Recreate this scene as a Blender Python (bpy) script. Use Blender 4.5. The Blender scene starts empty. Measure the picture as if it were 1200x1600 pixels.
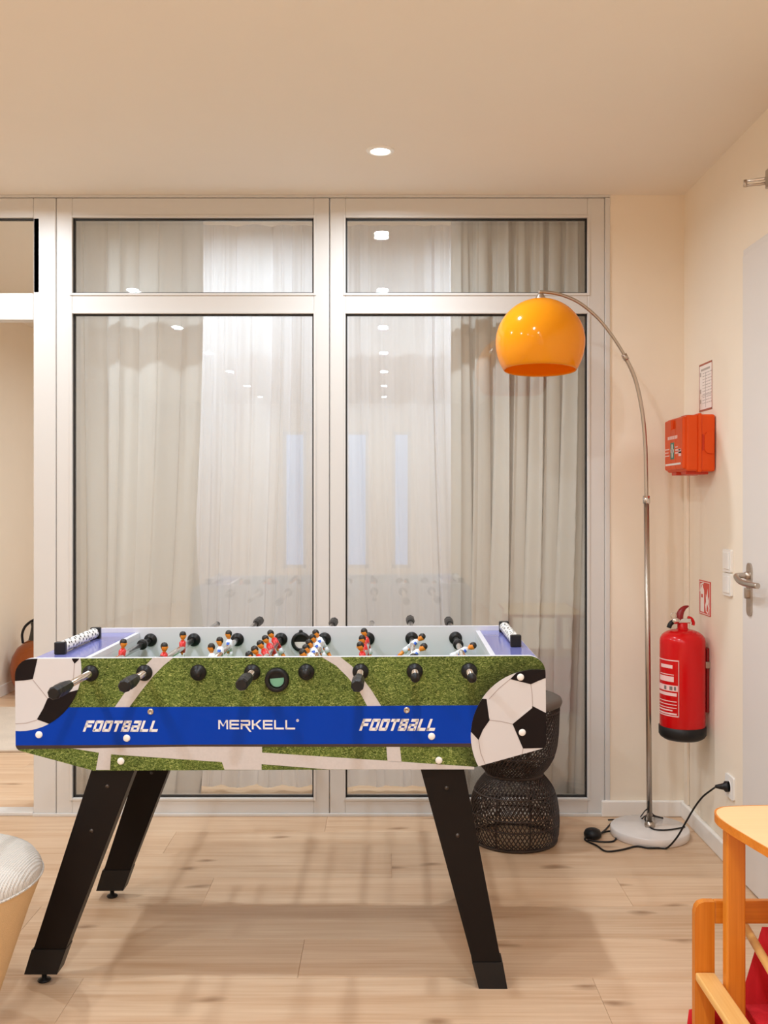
import bpy, bmesh, math, random
from mathutils import Vector, Matrix
random.seed(7)
PI = math.pi
S = bpy.context.scene
COL = S.collection

# ------------------------------------------------------------------ camera
F, CX, CY, H = 1526.0, 603.0, 785.0, 1.29
cd = bpy.data.cameras.new('camera'); cam = bpy.data.objects.new('camera', cd); COL.objects.link(cam)
cd.sensor_fit = 'VERTICAL'; cd.sensor_height = 36.0; cd.lens = F / 1600 * 36
cd.shift_x = (600 - CX) / 1600; cd.shift_y = -(800 - CY) / 1600
cam.location = (0, 0, H); cam.rotation_euler = (PI / 2, 0, 0)
cd.clip_start = 0.05
S.camera = cam
# ------------------------------------------------------------------ world, exposure
w = bpy.data.worlds.new('world'); S.world = w; w.use_nodes = True
w.node_tree.nodes['Background'].inputs[0].default_value = (0.55, 0.62, 0.75, 1)
w.node_tree.nodes['Background'].inputs[1].default_value = 0.4
S.view_settings.view_transform = 'Standard'; S.view_settings.look = 'None'
S.view_settings.gamma = 1; S.view_settings.use_curve_mapping = False
S.view_settings.exposure = 0.0
S.cycles.max_bounces = 12; S.cycles.diffuse_bounces = 8; S.cycles.glossy_bounces = 6; S.cycles.transparent_max_bounces = 24
LAMP_W = 12.0                      # each ceiling downlight
LAMP_COL = (0.80, 0.91, 1.0)
DOWNLIGHT_Y = [3.51, 2.30, 1.08, -0.12, -1.29, -2.45, -3.55]
DOWNLIGHT_X = [-0.02, -1.50]

# ------------------------------------------------------------------ helpers
def lin(c):
    return tuple((v / 12.92 if v <= 0.04045 else ((v + 0.055) / 1.055) ** 2.4) for v in c)
def rgb(r, g, b): return lin((r / 255, g / 255, b / 255)) + (1.0,)
def wp(px, py, Y): return Vector(((px - CX) / F * Y, Y, H - (py - CY) / F * Y))
XR = 1.227
YB = 4.02
ZC = 2.555
def rw(px, py):
    Y = XR * F / (px - CX); return Vector((XR, Y, H - (py - CY) / F * Y))

def mat(name, col, rough=0.5, metal=0.0, var=0.04, scale=8.0, bump=0.0, bscale=200.0, spec=0.5, coat=0.0):
    m = bpy.data.materials.new(name); m.use_nodes = True
    nt = m.node_tree; b = nt.nodes['Principled BSDF']
    b.inputs['Roughness'].default_value = rough; b.inputs['Metallic'].default_value = metal
    b.inputs['Specular IOR Level'].default_value = spec
    b.inputs['Coat Weight'].default_value = coat; b.inputs['Coat Roughness'].default_value = 0.08
    tc = nt.nodes.new('ShaderNodeTexCoord'); nz = nt.nodes.new('ShaderNodeTexNoise')
    nz.inputs['Scale'].default_value = scale; nz.inputs['Detail'].default_value = 4
    nt.links.new(tc.outputs['Object'], nz.inputs['Vector'])
    mx = nt.nodes.new('ShaderNodeMix'); mx.data_type = 'RGBA'
    mx.inputs[6].default_value = tuple(max(0, c * (1 - var)) for c in col[:3]) + (1,)
    mx.inputs[7].default_value = tuple(min(1, c * (1 + var)) for c in col[:3]) + (1,)
    nt.links.new(nz.outputs['Fac'], mx.inputs[0]); nt.links.new(mx.outputs[2], b.inputs['Base Color'])
    if bump:
        n2 = nt.nodes.new('ShaderNodeTexNoise'); n2.inputs['Scale'].default_value = bscale
        nt.links.new(tc.outputs['Object'], n2.inputs['Vector'])
        bp = nt.nodes.new('ShaderNodeBump'); bp.inputs['Strength'].default_value = bump; bp.inputs['Distance'].default_value = 0.002
        nt.links.new(n2.outputs['Fac'], bp.inputs['Height']); nt.links.new(bp.outputs['Normal'], b.inputs['Normal'])
    return m

class MB:
    """collects shapes into one mesh"""
    def __init__(s): s.v = []; s.f = []; s.m = []; s.sm = []
    def add(s, vs, fs, mi=0, smooth=False, mx=None):
        o = len(s.v)
        for p in vs:
            p = Vector(p); s.v.append(mx @ p if mx else p)
        for f in fs:
            s.f.append([i + o for i in f]); s.m.append(mi); s.sm.append(smooth)
        return s
    def box(s, a, b, bev=0.0, mi=0, seg=2, mx=None):
        x0, x1 = sorted((a[0], b[0])); y0, y1 = sorted((a[1], b[1])); z0, z1 = sorted((a[2], b[2]))
        bm = bmesh.new(); bmesh.ops.create_cube(bm, size=1)
        for v in bm.verts:
            v.co = Vector((x0 + (v.co.x + .5) * (x1 - x0), y0 + (v.co.y + .5) * (y1 - y0), z0 + (v.co.z + .5) * (z1 - z0)))
        if bev: bmesh.ops.bevel(bm, geom=list(bm.edges), offset=bev, segments=seg, affect='EDGES', profile=0.5)
        return s.bm(bm, mi, False, mx)
    def bm(s, bm, mi=0, smooth=False, mx=None):
        bm.verts.index_update()
        s.add([v.co.copy() for v in bm.verts], [[v.index for v in f.verts] for f in bm.faces], mi, smooth, mx); bm.free(); return s
    def tube(s, pts, r, n=8, mi=0, cap=True, smooth=True, mx=None):
        pts = [Vector(p) for p in pts]; rs = r if isinstance(r, (list, tuple)) else [r] * len(pts)
        vs = []; fs = []; up = None
        for i, p in enumerate(pts):
            t = (pts[min(i + 1, len(pts) - 1)] - pts[max(i - 1, 0)])
            if t.length < 1e-9: t = Vector((0, 0, 1))
            t.normalize()
            if up is None:
                up = Vector((0, 0, 1)) if abs(t.z) < .9 else Vector((1, 0, 0))
            a = t.cross(up)
            if a.length < 1e-6: a = t.cross(Vector((0, 1, 0)))
            a.normalize(); b = a.cross(t).normalized(); up = b
            for k in range(n):
                an = 2 * PI * k / n; vs.append(p + (a * math.cos(an) + b * math.sin(an)) * rs[i])
        for i in range(len(pts) - 1):
            for k in range(n):
                k2 = (k + 1) % n; fs.append([i * n + k, i * n + k2, (i + 1) * n + k2, (i + 1) * n + k])
        s.add(vs, fs, mi, smooth, mx)
        if cap:
            s.add(vs[:n], [list(range(n))[::-1]], mi, False, mx); s.add(vs[-n:], [list(range(n))], mi, False, mx)
        return s
    def lathe(s, prof, n=32, mi=0, smooth=True, mx=None, close=False):
        vs = []; fs = []
        for r, z in prof:
            for k in range(n):
                a = 2 * PI * k / n; vs.append((max(r, 1e-5) * math.cos(a), max(r, 1e-5) * math.sin(a), z))
        L = len(prof)
        for i in range(L if close else L - 1):
            j = (i + 1) % L
            for k in range(n):
                k2 = (k + 1) % n; fs.append([i * n + k, i * n + k2, j * n + k2, j * n + k])
        return s.add(vs, fs, mi, smooth, mx)
    def prism(s, poly, d0, d1, axis='y', mi=0, mi_front=None, mx=None):
        """2-D polygon extruded between d0 and d1 along axis"""
        def P(u, v, d):
            return {'y': (u, d, v), 'z': (u, v, d), 'x': (d, u, v)}[axis]
        n = len(poly)
        vs = [P(u, v, d0) for u, v in poly] + [P(u, v, d1) for u, v in poly]
        s.add(vs, [list(range(n))], mi if mi_front is None else mi_front, False, mx)
        s.add(vs, [list(range(n, 2 * n))[::-1]] + [[i, i + n, (i + 1) % n + n, (i + 1) % n] for i in range(n)], mi, False, mx)
        return s
    def build(s, name, mats, parent=None, loc=None, rot=None):
        me = bpy.data.meshes.new(name); me.from_pydata([tuple(v) for v in s.v], [], s.f)
        if not isinstance(mats, (list, tuple)): mats = [mats]
        for m in mats: me.materials.append(m)
        for p, mi, sm in zip(me.polygons, s.m, s.sm): p.material_index = mi; p.use_smooth = sm
        bm = bmesh.new(); bm.from_mesh(me); bmesh.ops.remove_doubles(bm, verts=bm.verts, dist=1e-6)
        bmesh.ops.recalc_face_normals(bm, faces=bm.faces); bm.to_mesh(me); bm.free()
        o = bpy.data.objects.new(name, me); COL.objects.link(o)
        if parent: o.parent = parent
        if loc is not None: o.location = loc
        if rot is not None: o.rotation_euler = rot
        return o

def tag(o, label=None, cat=None, group=None, kind=None):
    if label: o['label'] = label
    if cat: o['category'] = cat
    if group: o['group'] = group
    if kind: o['kind'] = kind
    return o
def thing(name, label, cat, loc=(0, 0, 0), rot=(0, 0, 0), group=None, kind=None):
    o = bpy.data.objects.new(name, None); COL.objects.link(o); o.empty_display_size = .05
    o.location = loc; o.rotation_euler = rot
    return tag(o, label, cat, group, kind)
def share(name, me, parent, loc=(0, 0, 0), rot=(0, 0, 0)):
    o = bpy.data.objects.new(name, me); COL.objects.link(o); o.parent = parent
    o.location = loc; o.rotation_euler = rot; return o
def smooth_path(pts, k=8):
    pts = [Vector(p) for p in pts]; out = []
    for i in range(len(pts) - 1):
        p0 = pts[max(i - 1, 0)]; p1 = pts[i]; p2 = pts[i + 1]; p3 = pts[min(i + 2, len(pts) - 1)]
        for j in range(k):
            t = j / k
            out.append(.5 * ((2 * p1) + (p2 - p0) * t + (2 * p0 - 5 * p1 + 4 * p2 - p3) * t * t + (3 * p1 - p0 - 3 * p2 + p3) * t ** 3))
    out.append(pts[-1]); return out
def rrect(x0, z0, x1, z1, r, k=6):
    pts = []
    for cx, cz, a0 in ((x1 - r, z1 - r, 0), (x0 + r, z1 - r, PI / 2), (x0 + r, z0 + r, PI), (x1 - r, z0 + r, 1.5 * PI)):
        for i in range(k + 1):
            a = a0 + i / k * PI / 2; pts.append((cx + r * math.cos(a), cz + r * math.sin(a)))
    return pts
def clip(poly, conv):
    """Sutherland-Hodgman: poly clipped to a convex polygon"""
    area = sum(conv[i][0] * conv[(i + 1) % len(conv)][1] - conv[(i + 1) % len(conv)][0] * conv[i][1] for i in range(len(conv)))
    if area < 0: conv = conv[::-1]
    out = list(poly)
    for i in range(len(conv)):
        a, b = conv[i], conv[(i + 1) % len(conv)]
        ins = lambda p: (b[0] - a[0]) * (p[1] - a[1]) - (b[1] - a[1]) * (p[0] - a[0]) >= -1e-12
        src = out; out = []
        for j in range(len(src)):
            p, q = src[j], src[(j + 1) % len(src)]
            ip, iq = ins(p), ins(q)
            if ip: out.append(p)
            if ip != iq:
                d = ((b[0] - a[0]) * (q[1] - p[1]) - (b[1] - a[1]) * (q[0] - p[0]))
                t = -((b[0] - a[0]) * (p[1] - a[1]) - (b[1] - a[1]) * (p[0] - a[0])) / d
                out.append((p[0] + t * (q[0] - p[0]), p[1] + t * (q[1] - p[1])))
        if not out: return []
    return out

# ------------------------------------------------------------------ materials
M = {}
M['wall'] = mat('cream_wall_paint', rgb(238, 226, 208), .85, var=.015, bump=.06, bscale=350)
M['ceiling'] = mat('ceiling_paint', rgb(234, 226, 215), .9, var=.01)
M['frame'] = mat('white_window_plastic', rgb(213, 210, 206), .4, var=.01, spec=.35)
M['base'] = mat('white_baseboard_paint', rgb(240, 236, 230), .4, var=.01)
M['door'] = mat('white_door_paint', rgb(222, 217, 213), .45, var=.01)
M['gasket'] = mat('black_rubber', rgb(30, 26, 24), .6)
M['black'] = mat('black_plastic', rgb(27, 25, 25), .42, spec=.3)
M['blackwood'] = mat('black_lacquered_board', rgb(22, 16, 14), .42, var=.1, spec=.18)
M['chrome'] = mat('chrome', rgb(225, 222, 218), .16, 1.0, var=.02)
M['steel'] = mat('brushed_steel', rgb(190, 178, 166), .32, 1.0, var=.04, scale=40)
M['white_plastic'] = mat('white_plastic', rgb(240, 238, 234), .35, var=.01)
M['grey_board'] = mat('grey_laminate', rgb(218, 218, 226), .35, var=.015, spec=.3)
M['blue_print'] = mat('blue_print', rgb(0, 58, 170), .3, var=.06, scale=5, spec=.12)
M['blue_ledge'] = mat('blue_ledge_laminate', rgb(118, 122, 184), .12, var=.06)
M['line_print'] = mat('chalk_line_print', rgb(198, 192, 190), .4, var=.08, scale=160)
M['ball_white'] = mat('ball_white_print', rgb(210, 207, 208), .28, var=.03, scale=7, spec=.25)
M['ball_grey'] = mat('ball_seam_print', rgb(168, 156, 154), .3, var=.03)
M['ball_black'] = mat('ball_black_print', rgb(24, 18, 20), .28, var=.1, spec=.15)
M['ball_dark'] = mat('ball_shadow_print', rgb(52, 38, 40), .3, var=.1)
M['letter'] = mat('white_letter_print', rgb(235, 232, 232), .35, var=.01)
M['mint'] = mat('mint_card', rgb(120, 180, 150), .5)
M['field'] = mat('playing_field_green', rgb(60, 120, 60), .4)
M['red_shirt'] = mat('red_player_shirt', rgb(205, 40, 36), .35)
M['white_shirt'] = mat('white_player_shirt', rgb(225, 232, 240), .35)
M['blue_kit'] = mat('blue_player_kit', rgb(40, 90, 190), .35)
M['skin'] = mat('orange_player_skin', rgb(236, 140, 40), .4)
M['hair'] = mat('black_player_hair', rgb(34, 28, 24), .45)
M['dark_bolt'] = mat('dark_bolt', rgb(84, 78, 74), .4, 1.0)
M['marble'] = mat('white_marble', rgb(226, 218, 212), .22, var=.10, scale=14)
M['red_gloss'] = mat('red_enamel', rgb(206, 4, 12), .22, var=.03, spec=.4)
M['red_dark'] = mat('dark_red_plastic', rgb(140, 16, 18), .35)
M['label_white'] = mat('label_white', rgb(240, 200, 196), .4)
M['kit'] = mat('orange_plastic', rgb(224, 78, 10), .42, var=.02, spec=.3)
M['kit_dark'] = mat('orange_plastic_clip', rgb(200, 52, 12), .42, var=.02)
M['green_ink'] = mat('green_ink', rgb(60, 130, 110), .5)
M['ink'] = mat('grey_ink', rgb(120, 110, 105), .6)
M['pale_ink'] = mat('pale_grey_ink', rgb(182, 172, 165), .6)
M['red_ink'] = mat('brown_red_ink', rgb(170, 95, 75), .6)
M['paper'] = mat('white_paper', rgb(240, 232, 226), .6, var=.01)
M['sign_red'] = mat('sign_red', rgb(206, 52, 38), .4)
M['red_fabric'] = mat('red_canvas', rgb(206, 14, 28), .8, var=.06, scale=30, bump=.3, bscale=500)
M['wire'] = mat('dark_woven_cane', rgb(58, 46, 40), .6, var=.15, scale=40)
M['stool_seat'] = mat('brown_grey_seat', rgb(96, 86, 78), .55)
M['amber'] = mat('amber_glass', rgb(176, 88, 14), .08, var=.1)
M['amber'].node_tree.nodes['Principled BSDF'].inputs['Transmission Weight'].default_value = .55
M['green_dark'] = mat('dark_bottle_neck', rgb(50, 44, 34), .4)
M['rug'] = mat('cream_rug', rgb(214, 200, 184), .95, var=.18, scale=7, bump=.6, bscale=120)

def wood_mat(name, base, dark, rough=.4, sx=1.6, sy=26, random_off=False, knots=False, axis='x', contrast=1.0):
    m = bpy.data.materials.new(name); m.use_nodes = True; nt = m.node_tree; N = nt.nodes; L = nt.links
    b = N['Principled BSDF']; b.inputs['Roughness'].default_value = rough
    tc = N.new('ShaderNodeTexCoord'); vec = tc.outputs['Object']
    rnd = None
    if random_off:
        oi = N.new('ShaderNodeObjectInfo'); rnd = oi.outputs['Random']
        mu = N.new('ShaderNodeMath'); mu.operation = 'MULTIPLY'; mu.inputs[1].default_value = 37.0; L.new(rnd, mu.inputs[0])
        cb = N.new('ShaderNodeCombineXYZ'); L.new(mu.outputs[0], cb.inputs[0]); L.new(mu.outputs[0], cb.inputs[1])
        va = N.new('ShaderNodeVectorMath'); va.operation = 'ADD'; L.new(vec, va.inputs[0]); L.new(cb.outputs[0], va.inputs[1]); vec = va.outputs[0]
    mp = N.new('ShaderNodeMapping'); L.new(vec, mp.inputs['Vector'])
    mp.inputs['Scale'].default_value = {'x': (sx, sy, sy), 'y': (sy, sx, sy), 'z': (sy, sy, sx)}[axis]
    n1 = N.new('ShaderNodeTexNoise'); n1.inputs['Scale'].default_value = 1.0; n1.inputs['Detail'].default_value = 6; n1.inputs['Distortion'].default_value = .6
    L.new(mp.outputs[0], n1.inputs['Vector'])
    mp2 = N.new('ShaderNodeMapping'); L.new(vec, mp2.inputs['Vector'])
    mp2.inputs['Scale'].default_value = {'x': (sx * 2, sy * 6, sy * 6), 'y': (sy * 6, sx * 2, sy * 6), 'z': (sy * 6, sy * 6, sx * 2)}[axis]
    n2 = N.new('ShaderNodeTexNoise'); n2.inputs['Scale'].default_value = 1.0; n2.inputs['Detail'].default_value = 3
    L.new(mp2.outputs[0], n2.inputs['Vector'])
    r1 = N.new('ShaderNodeMapRange'); r1.inputs[1].default_value = .36; r1.inputs[2].default_value = .68; L.new(n1.outputs['Fac'], r1.inputs[0])
    r2 = N.new('ShaderNodeMapRange'); r2.inputs[1].default_value = .35; r2.inputs[2].default_value = .7; r2.inputs[4].default_value = .45 * contrast; L.new(n2.outputs['Fac'], r2.inputs[0])
    ad = N.new('ShaderNodeMath'); ad.operation = 'MULTIPLY_ADD'; ad.inputs[1].default_value = .55 * contrast; L.new(r1.outputs[0], ad.inputs[0]); L.new(r2.outputs[0], ad.inputs[2]); ad.use_clamp = True
    mx = N.new('ShaderNodeMix'); mx.data_type = 'RGBA'; mx.inputs[6].default_value = base; mx.inputs[7].default_value = dark
    L.new(ad.outputs[0], mx.inputs[0]); colr = mx.outputs[2]
    if knots:
        mk = N.new('ShaderNodeMapping'); L.new(vec, mk.inputs['Vector']); mk.inputs['Scale'].default_value = (1.5, 4.2, 1)
        vo = N.new('ShaderNodeTexVoronoi'); vo.inputs['Scale'].default_value = 1.0; vo.voronoi_dimensions = '2D'
        nd = N.new('ShaderNodeTexNoise'); nd.inputs['Scale'].default_value = 3; L.new(mk.outputs[0], nd.inputs['Vector'])
        ma = N.new('ShaderNodeVectorMath'); ma.operation = 'MULTIPLY_ADD'; L.new(nd.outputs['Color'], ma.inputs[0]); ma.inputs[1].default_value = (.25, .25, 0); L.new(mk.outputs[0], ma.inputs[2])
        L.new(ma.outputs[0], vo.inputs['Vector'])
        kr = N.new('ShaderNodeMapRange'); kr.inputs[1].default_value = .015; kr.inputs[2].default_value = .085; kr.inputs[3].default_value = .75; kr.inputs[4].default_value = 0.0
        L.new(vo.outputs['Distance'], kr.inputs[0])
        km = N.new('ShaderNodeMix'); km.data_type = 'RGBA'; km.inputs[7].default_value = rgb(142, 104, 72); L.new(kr.outputs[0], km.inputs[0]); L.new(colr, km.inputs[6]); colr = km.outputs[2]
    if random_off:
        hv = N.new('ShaderNodeHueSaturation'); mr = N.new('ShaderNodeMapRange'); mr.inputs[3].default_value = .92; mr.inputs[4].default_value = 1.06
        L.new(rnd, mr.inputs[0]); L.new(mr.outputs[0], hv.inputs['Value']); L.new(colr, hv.inputs['Color']); colr = hv.outputs[0]
    L.new(colr, b.inputs['Base Color'])
    bp = N.new('ShaderNodeBump'); bp.inputs['Strength'].default_value = .08; bp.inputs['Distance'].default_value = .002
    L.new(n2.outputs['Fac'], bp.inputs['Height']); L.new(bp.outputs['Normal'], b.inputs['Normal'])
    return m
M['floor'] = wood_mat('oak_laminate', rgb(223, 194, 163), rgb(197, 157, 120), .36, 1.3, 16, True, True)
M['birch'] = wood_mat('orange_lacquered_beech', rgb(220, 136, 40), rgb(192, 102, 16), .35, 2, 40, axis='z', contrast=.8)
M['birch_x'] = wood_mat('orange_lacquered_beech_rail', rgb(220, 136, 40), rgb(192, 102, 16), .35, 2, 40, axis='x', contrast=.8)
M['birch_y'] = wood_mat('pale_beech_board', rgb(234, 186, 112), rgb(220, 160, 84), .4, 2, 40, axis='y', contrast=.7)
M['maple'] = wood_mat('pale_table_laminate', rgb(238, 204, 150), rgb(228, 188, 132), .35, 1.5, 30, axis='x', contrast=.6)

def grass_mat():
    m = bpy.data.materials.new('grass_print'); m.use_nodes = True; nt = m.node_tree; N = nt.nodes; L = nt.links
    b = N['Principled BSDF']; b.inputs['Roughness'].default_value = .35; b.inputs['Specular IOR Level'].default_value = .15
    tc = N.new('ShaderNodeTexCoord'); mp = N.new('ShaderNodeMapping'); mp.inputs['Scale'].default_value = (150, 150, 260); L.new(tc.outputs['Object'], mp.inputs[0])
    n = N.new('ShaderNodeTexNoise'); n.inputs['Scale'].default_value = 1; n.inputs['Detail'].default_value = 5; n.inputs['Distortion'].default_value = 1.5; L.new(mp.outputs[0], n.inputs['Vector'])
    n2 = N.new('ShaderNodeTexNoise'); n2.inputs['Scale'].default_value = 9; n2.inputs['Detail'].default_value = 3; L.new(tc.outputs['Object'], n2.inputs['Vector'])
    cr = N.new('ShaderNodeValToRGB'); e = cr.color_ramp.elements
    e[0].position = .30; e[0].color = rgb(38, 48, 18); e[1].position = .72; e[1].color = rgb(176, 180, 112)
    x = cr.color_ramp.elements.new(.46); x.color = rgb(80, 96, 40); x = cr.color_ramp.elements.new(.56); x.color = rgb(112, 128, 62)
    L.new(n.outputs['Fac'], cr.inputs[0])
    r = N.new('ShaderNodeMapRange'); r.inputs[1].default_value = .3; r.inputs[2].default_value = .7; r.inputs[3].default_value = .8; r.inputs[4].default_value = 1.15; L.new(n2.outputs['Fac'], r.inputs[0])
    hv = N.new('ShaderNodeHueSaturation'); L.new(cr.outputs[0], hv.inputs['Color']); L.new(r.outputs[0], hv.inputs['Value']); 
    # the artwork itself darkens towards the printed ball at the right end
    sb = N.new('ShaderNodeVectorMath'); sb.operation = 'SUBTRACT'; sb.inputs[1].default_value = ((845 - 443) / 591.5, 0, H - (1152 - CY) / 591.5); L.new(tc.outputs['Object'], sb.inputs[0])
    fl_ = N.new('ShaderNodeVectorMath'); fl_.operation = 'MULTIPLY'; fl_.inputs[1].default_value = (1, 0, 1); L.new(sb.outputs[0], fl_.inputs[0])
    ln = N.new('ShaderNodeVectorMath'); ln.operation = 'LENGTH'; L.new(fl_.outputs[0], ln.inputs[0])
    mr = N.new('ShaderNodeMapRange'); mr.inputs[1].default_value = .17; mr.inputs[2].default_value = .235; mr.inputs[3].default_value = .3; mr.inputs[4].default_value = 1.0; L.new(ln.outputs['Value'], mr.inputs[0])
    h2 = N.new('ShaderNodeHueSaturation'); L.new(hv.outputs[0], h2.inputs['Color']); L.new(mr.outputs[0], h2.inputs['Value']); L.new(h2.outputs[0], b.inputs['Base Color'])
    return m
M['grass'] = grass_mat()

def fabric_weave(name, c1, c2, sc):
    m = mat(name, c1, .95, var=.05, scale=20); nt = m.node_tree; N = nt.nodes; L = nt.links
    tc = N.new('ShaderNodeTexCoord'); wv = N.new('ShaderNodeTexWave'); wv.inputs['Scale'].default_value = sc; wv.inputs['Distortion'].default_value = .6
    wv2 = N.new('ShaderNodeTexWave'); wv2.inputs['Scale'].default_value = sc; wv2.bands_direction = 'Y'; wv2.inputs['Distortion'].default_value = .6
    L.new(tc.outputs['Object'], wv.inputs[0]); L.new(tc.outputs['Object'], wv2.inputs[0])
    a = N.new('ShaderNodeMath'); a.operation = 'ADD'; L.new(wv.outputs['Fac'], a.inputs[0]); L.new(wv2.outputs['Fac'], a.inputs[1])
    bp = N.new('ShaderNodeBump'); bp.inputs['Strength'].default_value = .5; bp.inputs['Distance'].default_value = .003
    L.new(a.outputs[0], bp.inputs['Height']); L.new(bp.outputs[0], N['Principled BSDF'].inputs['Normal'])
    return m
M['boucle'] = fabric_weave('cream_woven_fabric', rgb(206, 199, 190), None, 55)
M['tan_fabric'] = mat('tan_fabric_side', rgb(214, 184, 142), .95, var=.06, scale=60, bump=.4, bscale=400)

def glass_mat():
    m = bpy.data.materials.new('window_glass'); m.use_nodes = True; nt = m.node_tree; N = nt.nodes; L = nt.links
    N.remove(N['Principled BSDF'])
    t = N.new('ShaderNodeBsdfTransparent'); t.inputs[0].default_value = (.97, .975, .97, 1)
    g = N.new('ShaderNodeBsdfGlossy'); g.inputs['Roughness'].default_value = .0
    lw = N.new('ShaderNodeLayerWeight'); lw.inputs[0].default_value = .5
    p = N.new('ShaderNodeMath'); p.operation = 'POWER'; p.inputs[1].default_value = 5; L.new(lw.outputs['Facing'], p.inputs[0])
    r = N.new('ShaderNodeMapRange'); r.inputs[3].default_value = .055; r.inputs[4].default_value = 1; L.new(p.outputs[0], r.inputs[0])
    mx = N.new('ShaderNodeMixShader'); L.new(r.outputs[0], mx.inputs[0]); L.new(t.outputs[0], mx.inputs[1]); L.new(g.outputs[0], mx.inputs[2])
    L.new(mx.outputs[0], N['Material Output'].inputs[0]); return m
M['glass'] = glass_mat()

def curtain_mat(name, col, trans, alpha):
    m = bpy.data.materials.new(name); m.use_nodes = True; nt = m.node_tree; N = nt.nodes; L = nt.links
    N.remove(N['Principled BSDF'])
    tc = N.new('ShaderNodeTexCoord'); mp = N.new('ShaderNodeMapping'); mp.inputs['Scale'].default_value = (60, 60, 2); L.new(tc.outputs['Object'], mp.inputs[0])
    nz = N.new('ShaderNodeTexNoise'); nz.inputs['Scale'].default_value = 1; L.new(mp.outputs[0], nz.inputs['Vector'])
    mc = N.new('ShaderNodeMix'); mc.data_type = 'RGBA'; mc.inputs[6].default_value = col; mc.inputs[7].default_value = tuple(c * .93 for c in col[:3]) + (1,); L.new(nz.outputs['Fac'], mc.inputs[0])
    d = N.new('ShaderNodeBsdfDiffuse'); t = N.new('ShaderNodeBsdfTranslucent'); tr = N.new('ShaderNodeBsdfTransparent')
    L.new(mc.outputs[2], d.inputs[0]); L.new(mc.outputs[2], t.inputs[0])
    m1 = N.new('ShaderNodeMixShader'); m1.inputs[0].default_value = trans; L.new(d.outputs[0], m1.inputs[1]); L.new(t.outputs[0], m1.inputs[2])
    m2 = N.new('ShaderNodeMixShader'); m2.inputs[0].default_value = alpha; L.new(m1.outputs[0], m2.inputs[1]); L.new(tr.outputs[0], m2.inputs[2])
    L.new(m2.outputs[0], N['Material Output'].inputs[0]); return m
M['curtain'] = curtain_mat('greige_curtain', rgb(240, 238, 236), .22, .0)
M['curtain_deep'] = curtain_mat('heavy_greige_curtain', rgb(238, 234, 230), .08, .0)
M['sheer'] = curtain_mat('white_sheer', rgb(246, 246, 250), .45, .0)

def shade_mat():
    m = bpy.data.materials.new('orange_acrylic'); m.use_nodes = True; nt = m.node_tree; N = nt.nodes; L = nt.links
    b = N['Principled BSDF']; b.inputs['Base Color'].default_value = rgb(255, 174, 16); b.inputs['Roughness'].default_value = .1
    tc = N.new('ShaderNodeTexCoord'); nz = N.new('ShaderNodeTexNoise'); nz.inputs['Scale'].default_value = 4; L.new(tc.outputs['Object'], nz.inputs['Vector'])
    mc = N.new('ShaderNodeMix'); mc.data_type = 'RGBA'; mc.inputs[6].default_value = rgb(255, 174, 16); mc.inputs[7].default_value = rgb(254, 178, 26); L.new(nz.outputs['Fac'], mc.inputs[0]); L.new(mc.outputs[2], b.inputs['Base Color'])
    t = N.new('ShaderNodeBsdfTranslucent'); t.inputs[0].default_value = rgb(255, 182, 24)
    mx = N.new('ShaderNodeMixShader'); mx.inputs[0].default_value = .34; L.new(b.outputs[0], mx.inputs[1]); L.new(t.outputs[0], mx.inputs[2]); L.new(mx.outputs[0], N['Material Output'].inputs[0])
    return m
M['shade'] = shade_mat()

def emit_mat(name, col, st):
    m = bpy.data.materials.new(name); m.use_nodes = True; nt = m.node_tree
    b = nt.nodes['Principled BSDF']; b.inputs['Base Color'].default_value = (0, 0, 0, 1)
    b.inputs['Emission Color'].default_value = col; b.inputs['Emission Strength'].default_value = st; return m
M['lens'] = emit_mat('lit_lamp_lens', (1, .93, .84, 1), 14)
M['daylight'] = emit_mat('dusk_daylight_pane', rgb(190, 212, 255), 1.6)

# ------------------------------------------------------------------ room shell
X0, Y0, Y9, XL2, XR2 = -3.0, -4.4, 8.4, -2.56, 1.6
def struct(name, mb, m, label, cat):
    o = mb.build(name, m); return tag(o, label, cat, kind='structure')
# floor: base slab plus planks
fl = struct('floor', MB().box((X0 - .1, Y0 - .1, -.08), (XR2 + .1, Y9 + .1, -.012)), M['floor'], 'pale oak plank floor running through the room', 'floor')
plank_cache = {}
def plank(x0, x1, y0, y1):
    Lp = round(x1 - x0, 3); Wp = round(y1 - y0, 3)
    if (Lp, Wp) not in plank_cache:
        g = .0003; a, b = Lp / 2 - g, Wp / 2 - g; c = .0006
        vs = [(-a, -b, -.012), (a, -b, -.012), (a, b, -.012), (-a, b, -.012), (-a, -b, -c), (a, -b, -c), (a, b, -c), (-a, b, -c),
              (-a + c, -b + c, 0), (a - c, -b + c, 0), (a - c, b - c, 0), (-a + c, b - c, 0)]
        fs = [[8, 9, 10, 11]] + [[i, (i + 1) % 4, (i + 1) % 4 + 4, i + 4] for i in range(4)] + [[i + 4, (i + 1) % 4 + 4, (i + 1) % 4 + 8, i + 8] for i in range(4)]
        me = bpy.data.meshes.new('plank'); me.from_pydata(vs, [], fs); me.materials.append(M['floor']); plank_cache[(Lp, Wp)] = me
    share('plank', plank_cache[(Lp, Wp)], fl, ((x0 + x1) / 2, (y0 + y1) / 2, 0))
PW, PL = .235, 1.38
offs = [.0, .86, .35, 1.12, .58]
y = Y0; r = 0
while y < YB - .01:
    y1 = min(y + PW, YB + .03)
    x = X0 - offs[r % 5]
    while x < XR:
        a, b = max(x, X0), min(x + PL, XR)
        if b - a > .02: plank(a, b, y, y1)
        x += PL
    y = y1; r += 1
y = YB + .03
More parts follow.
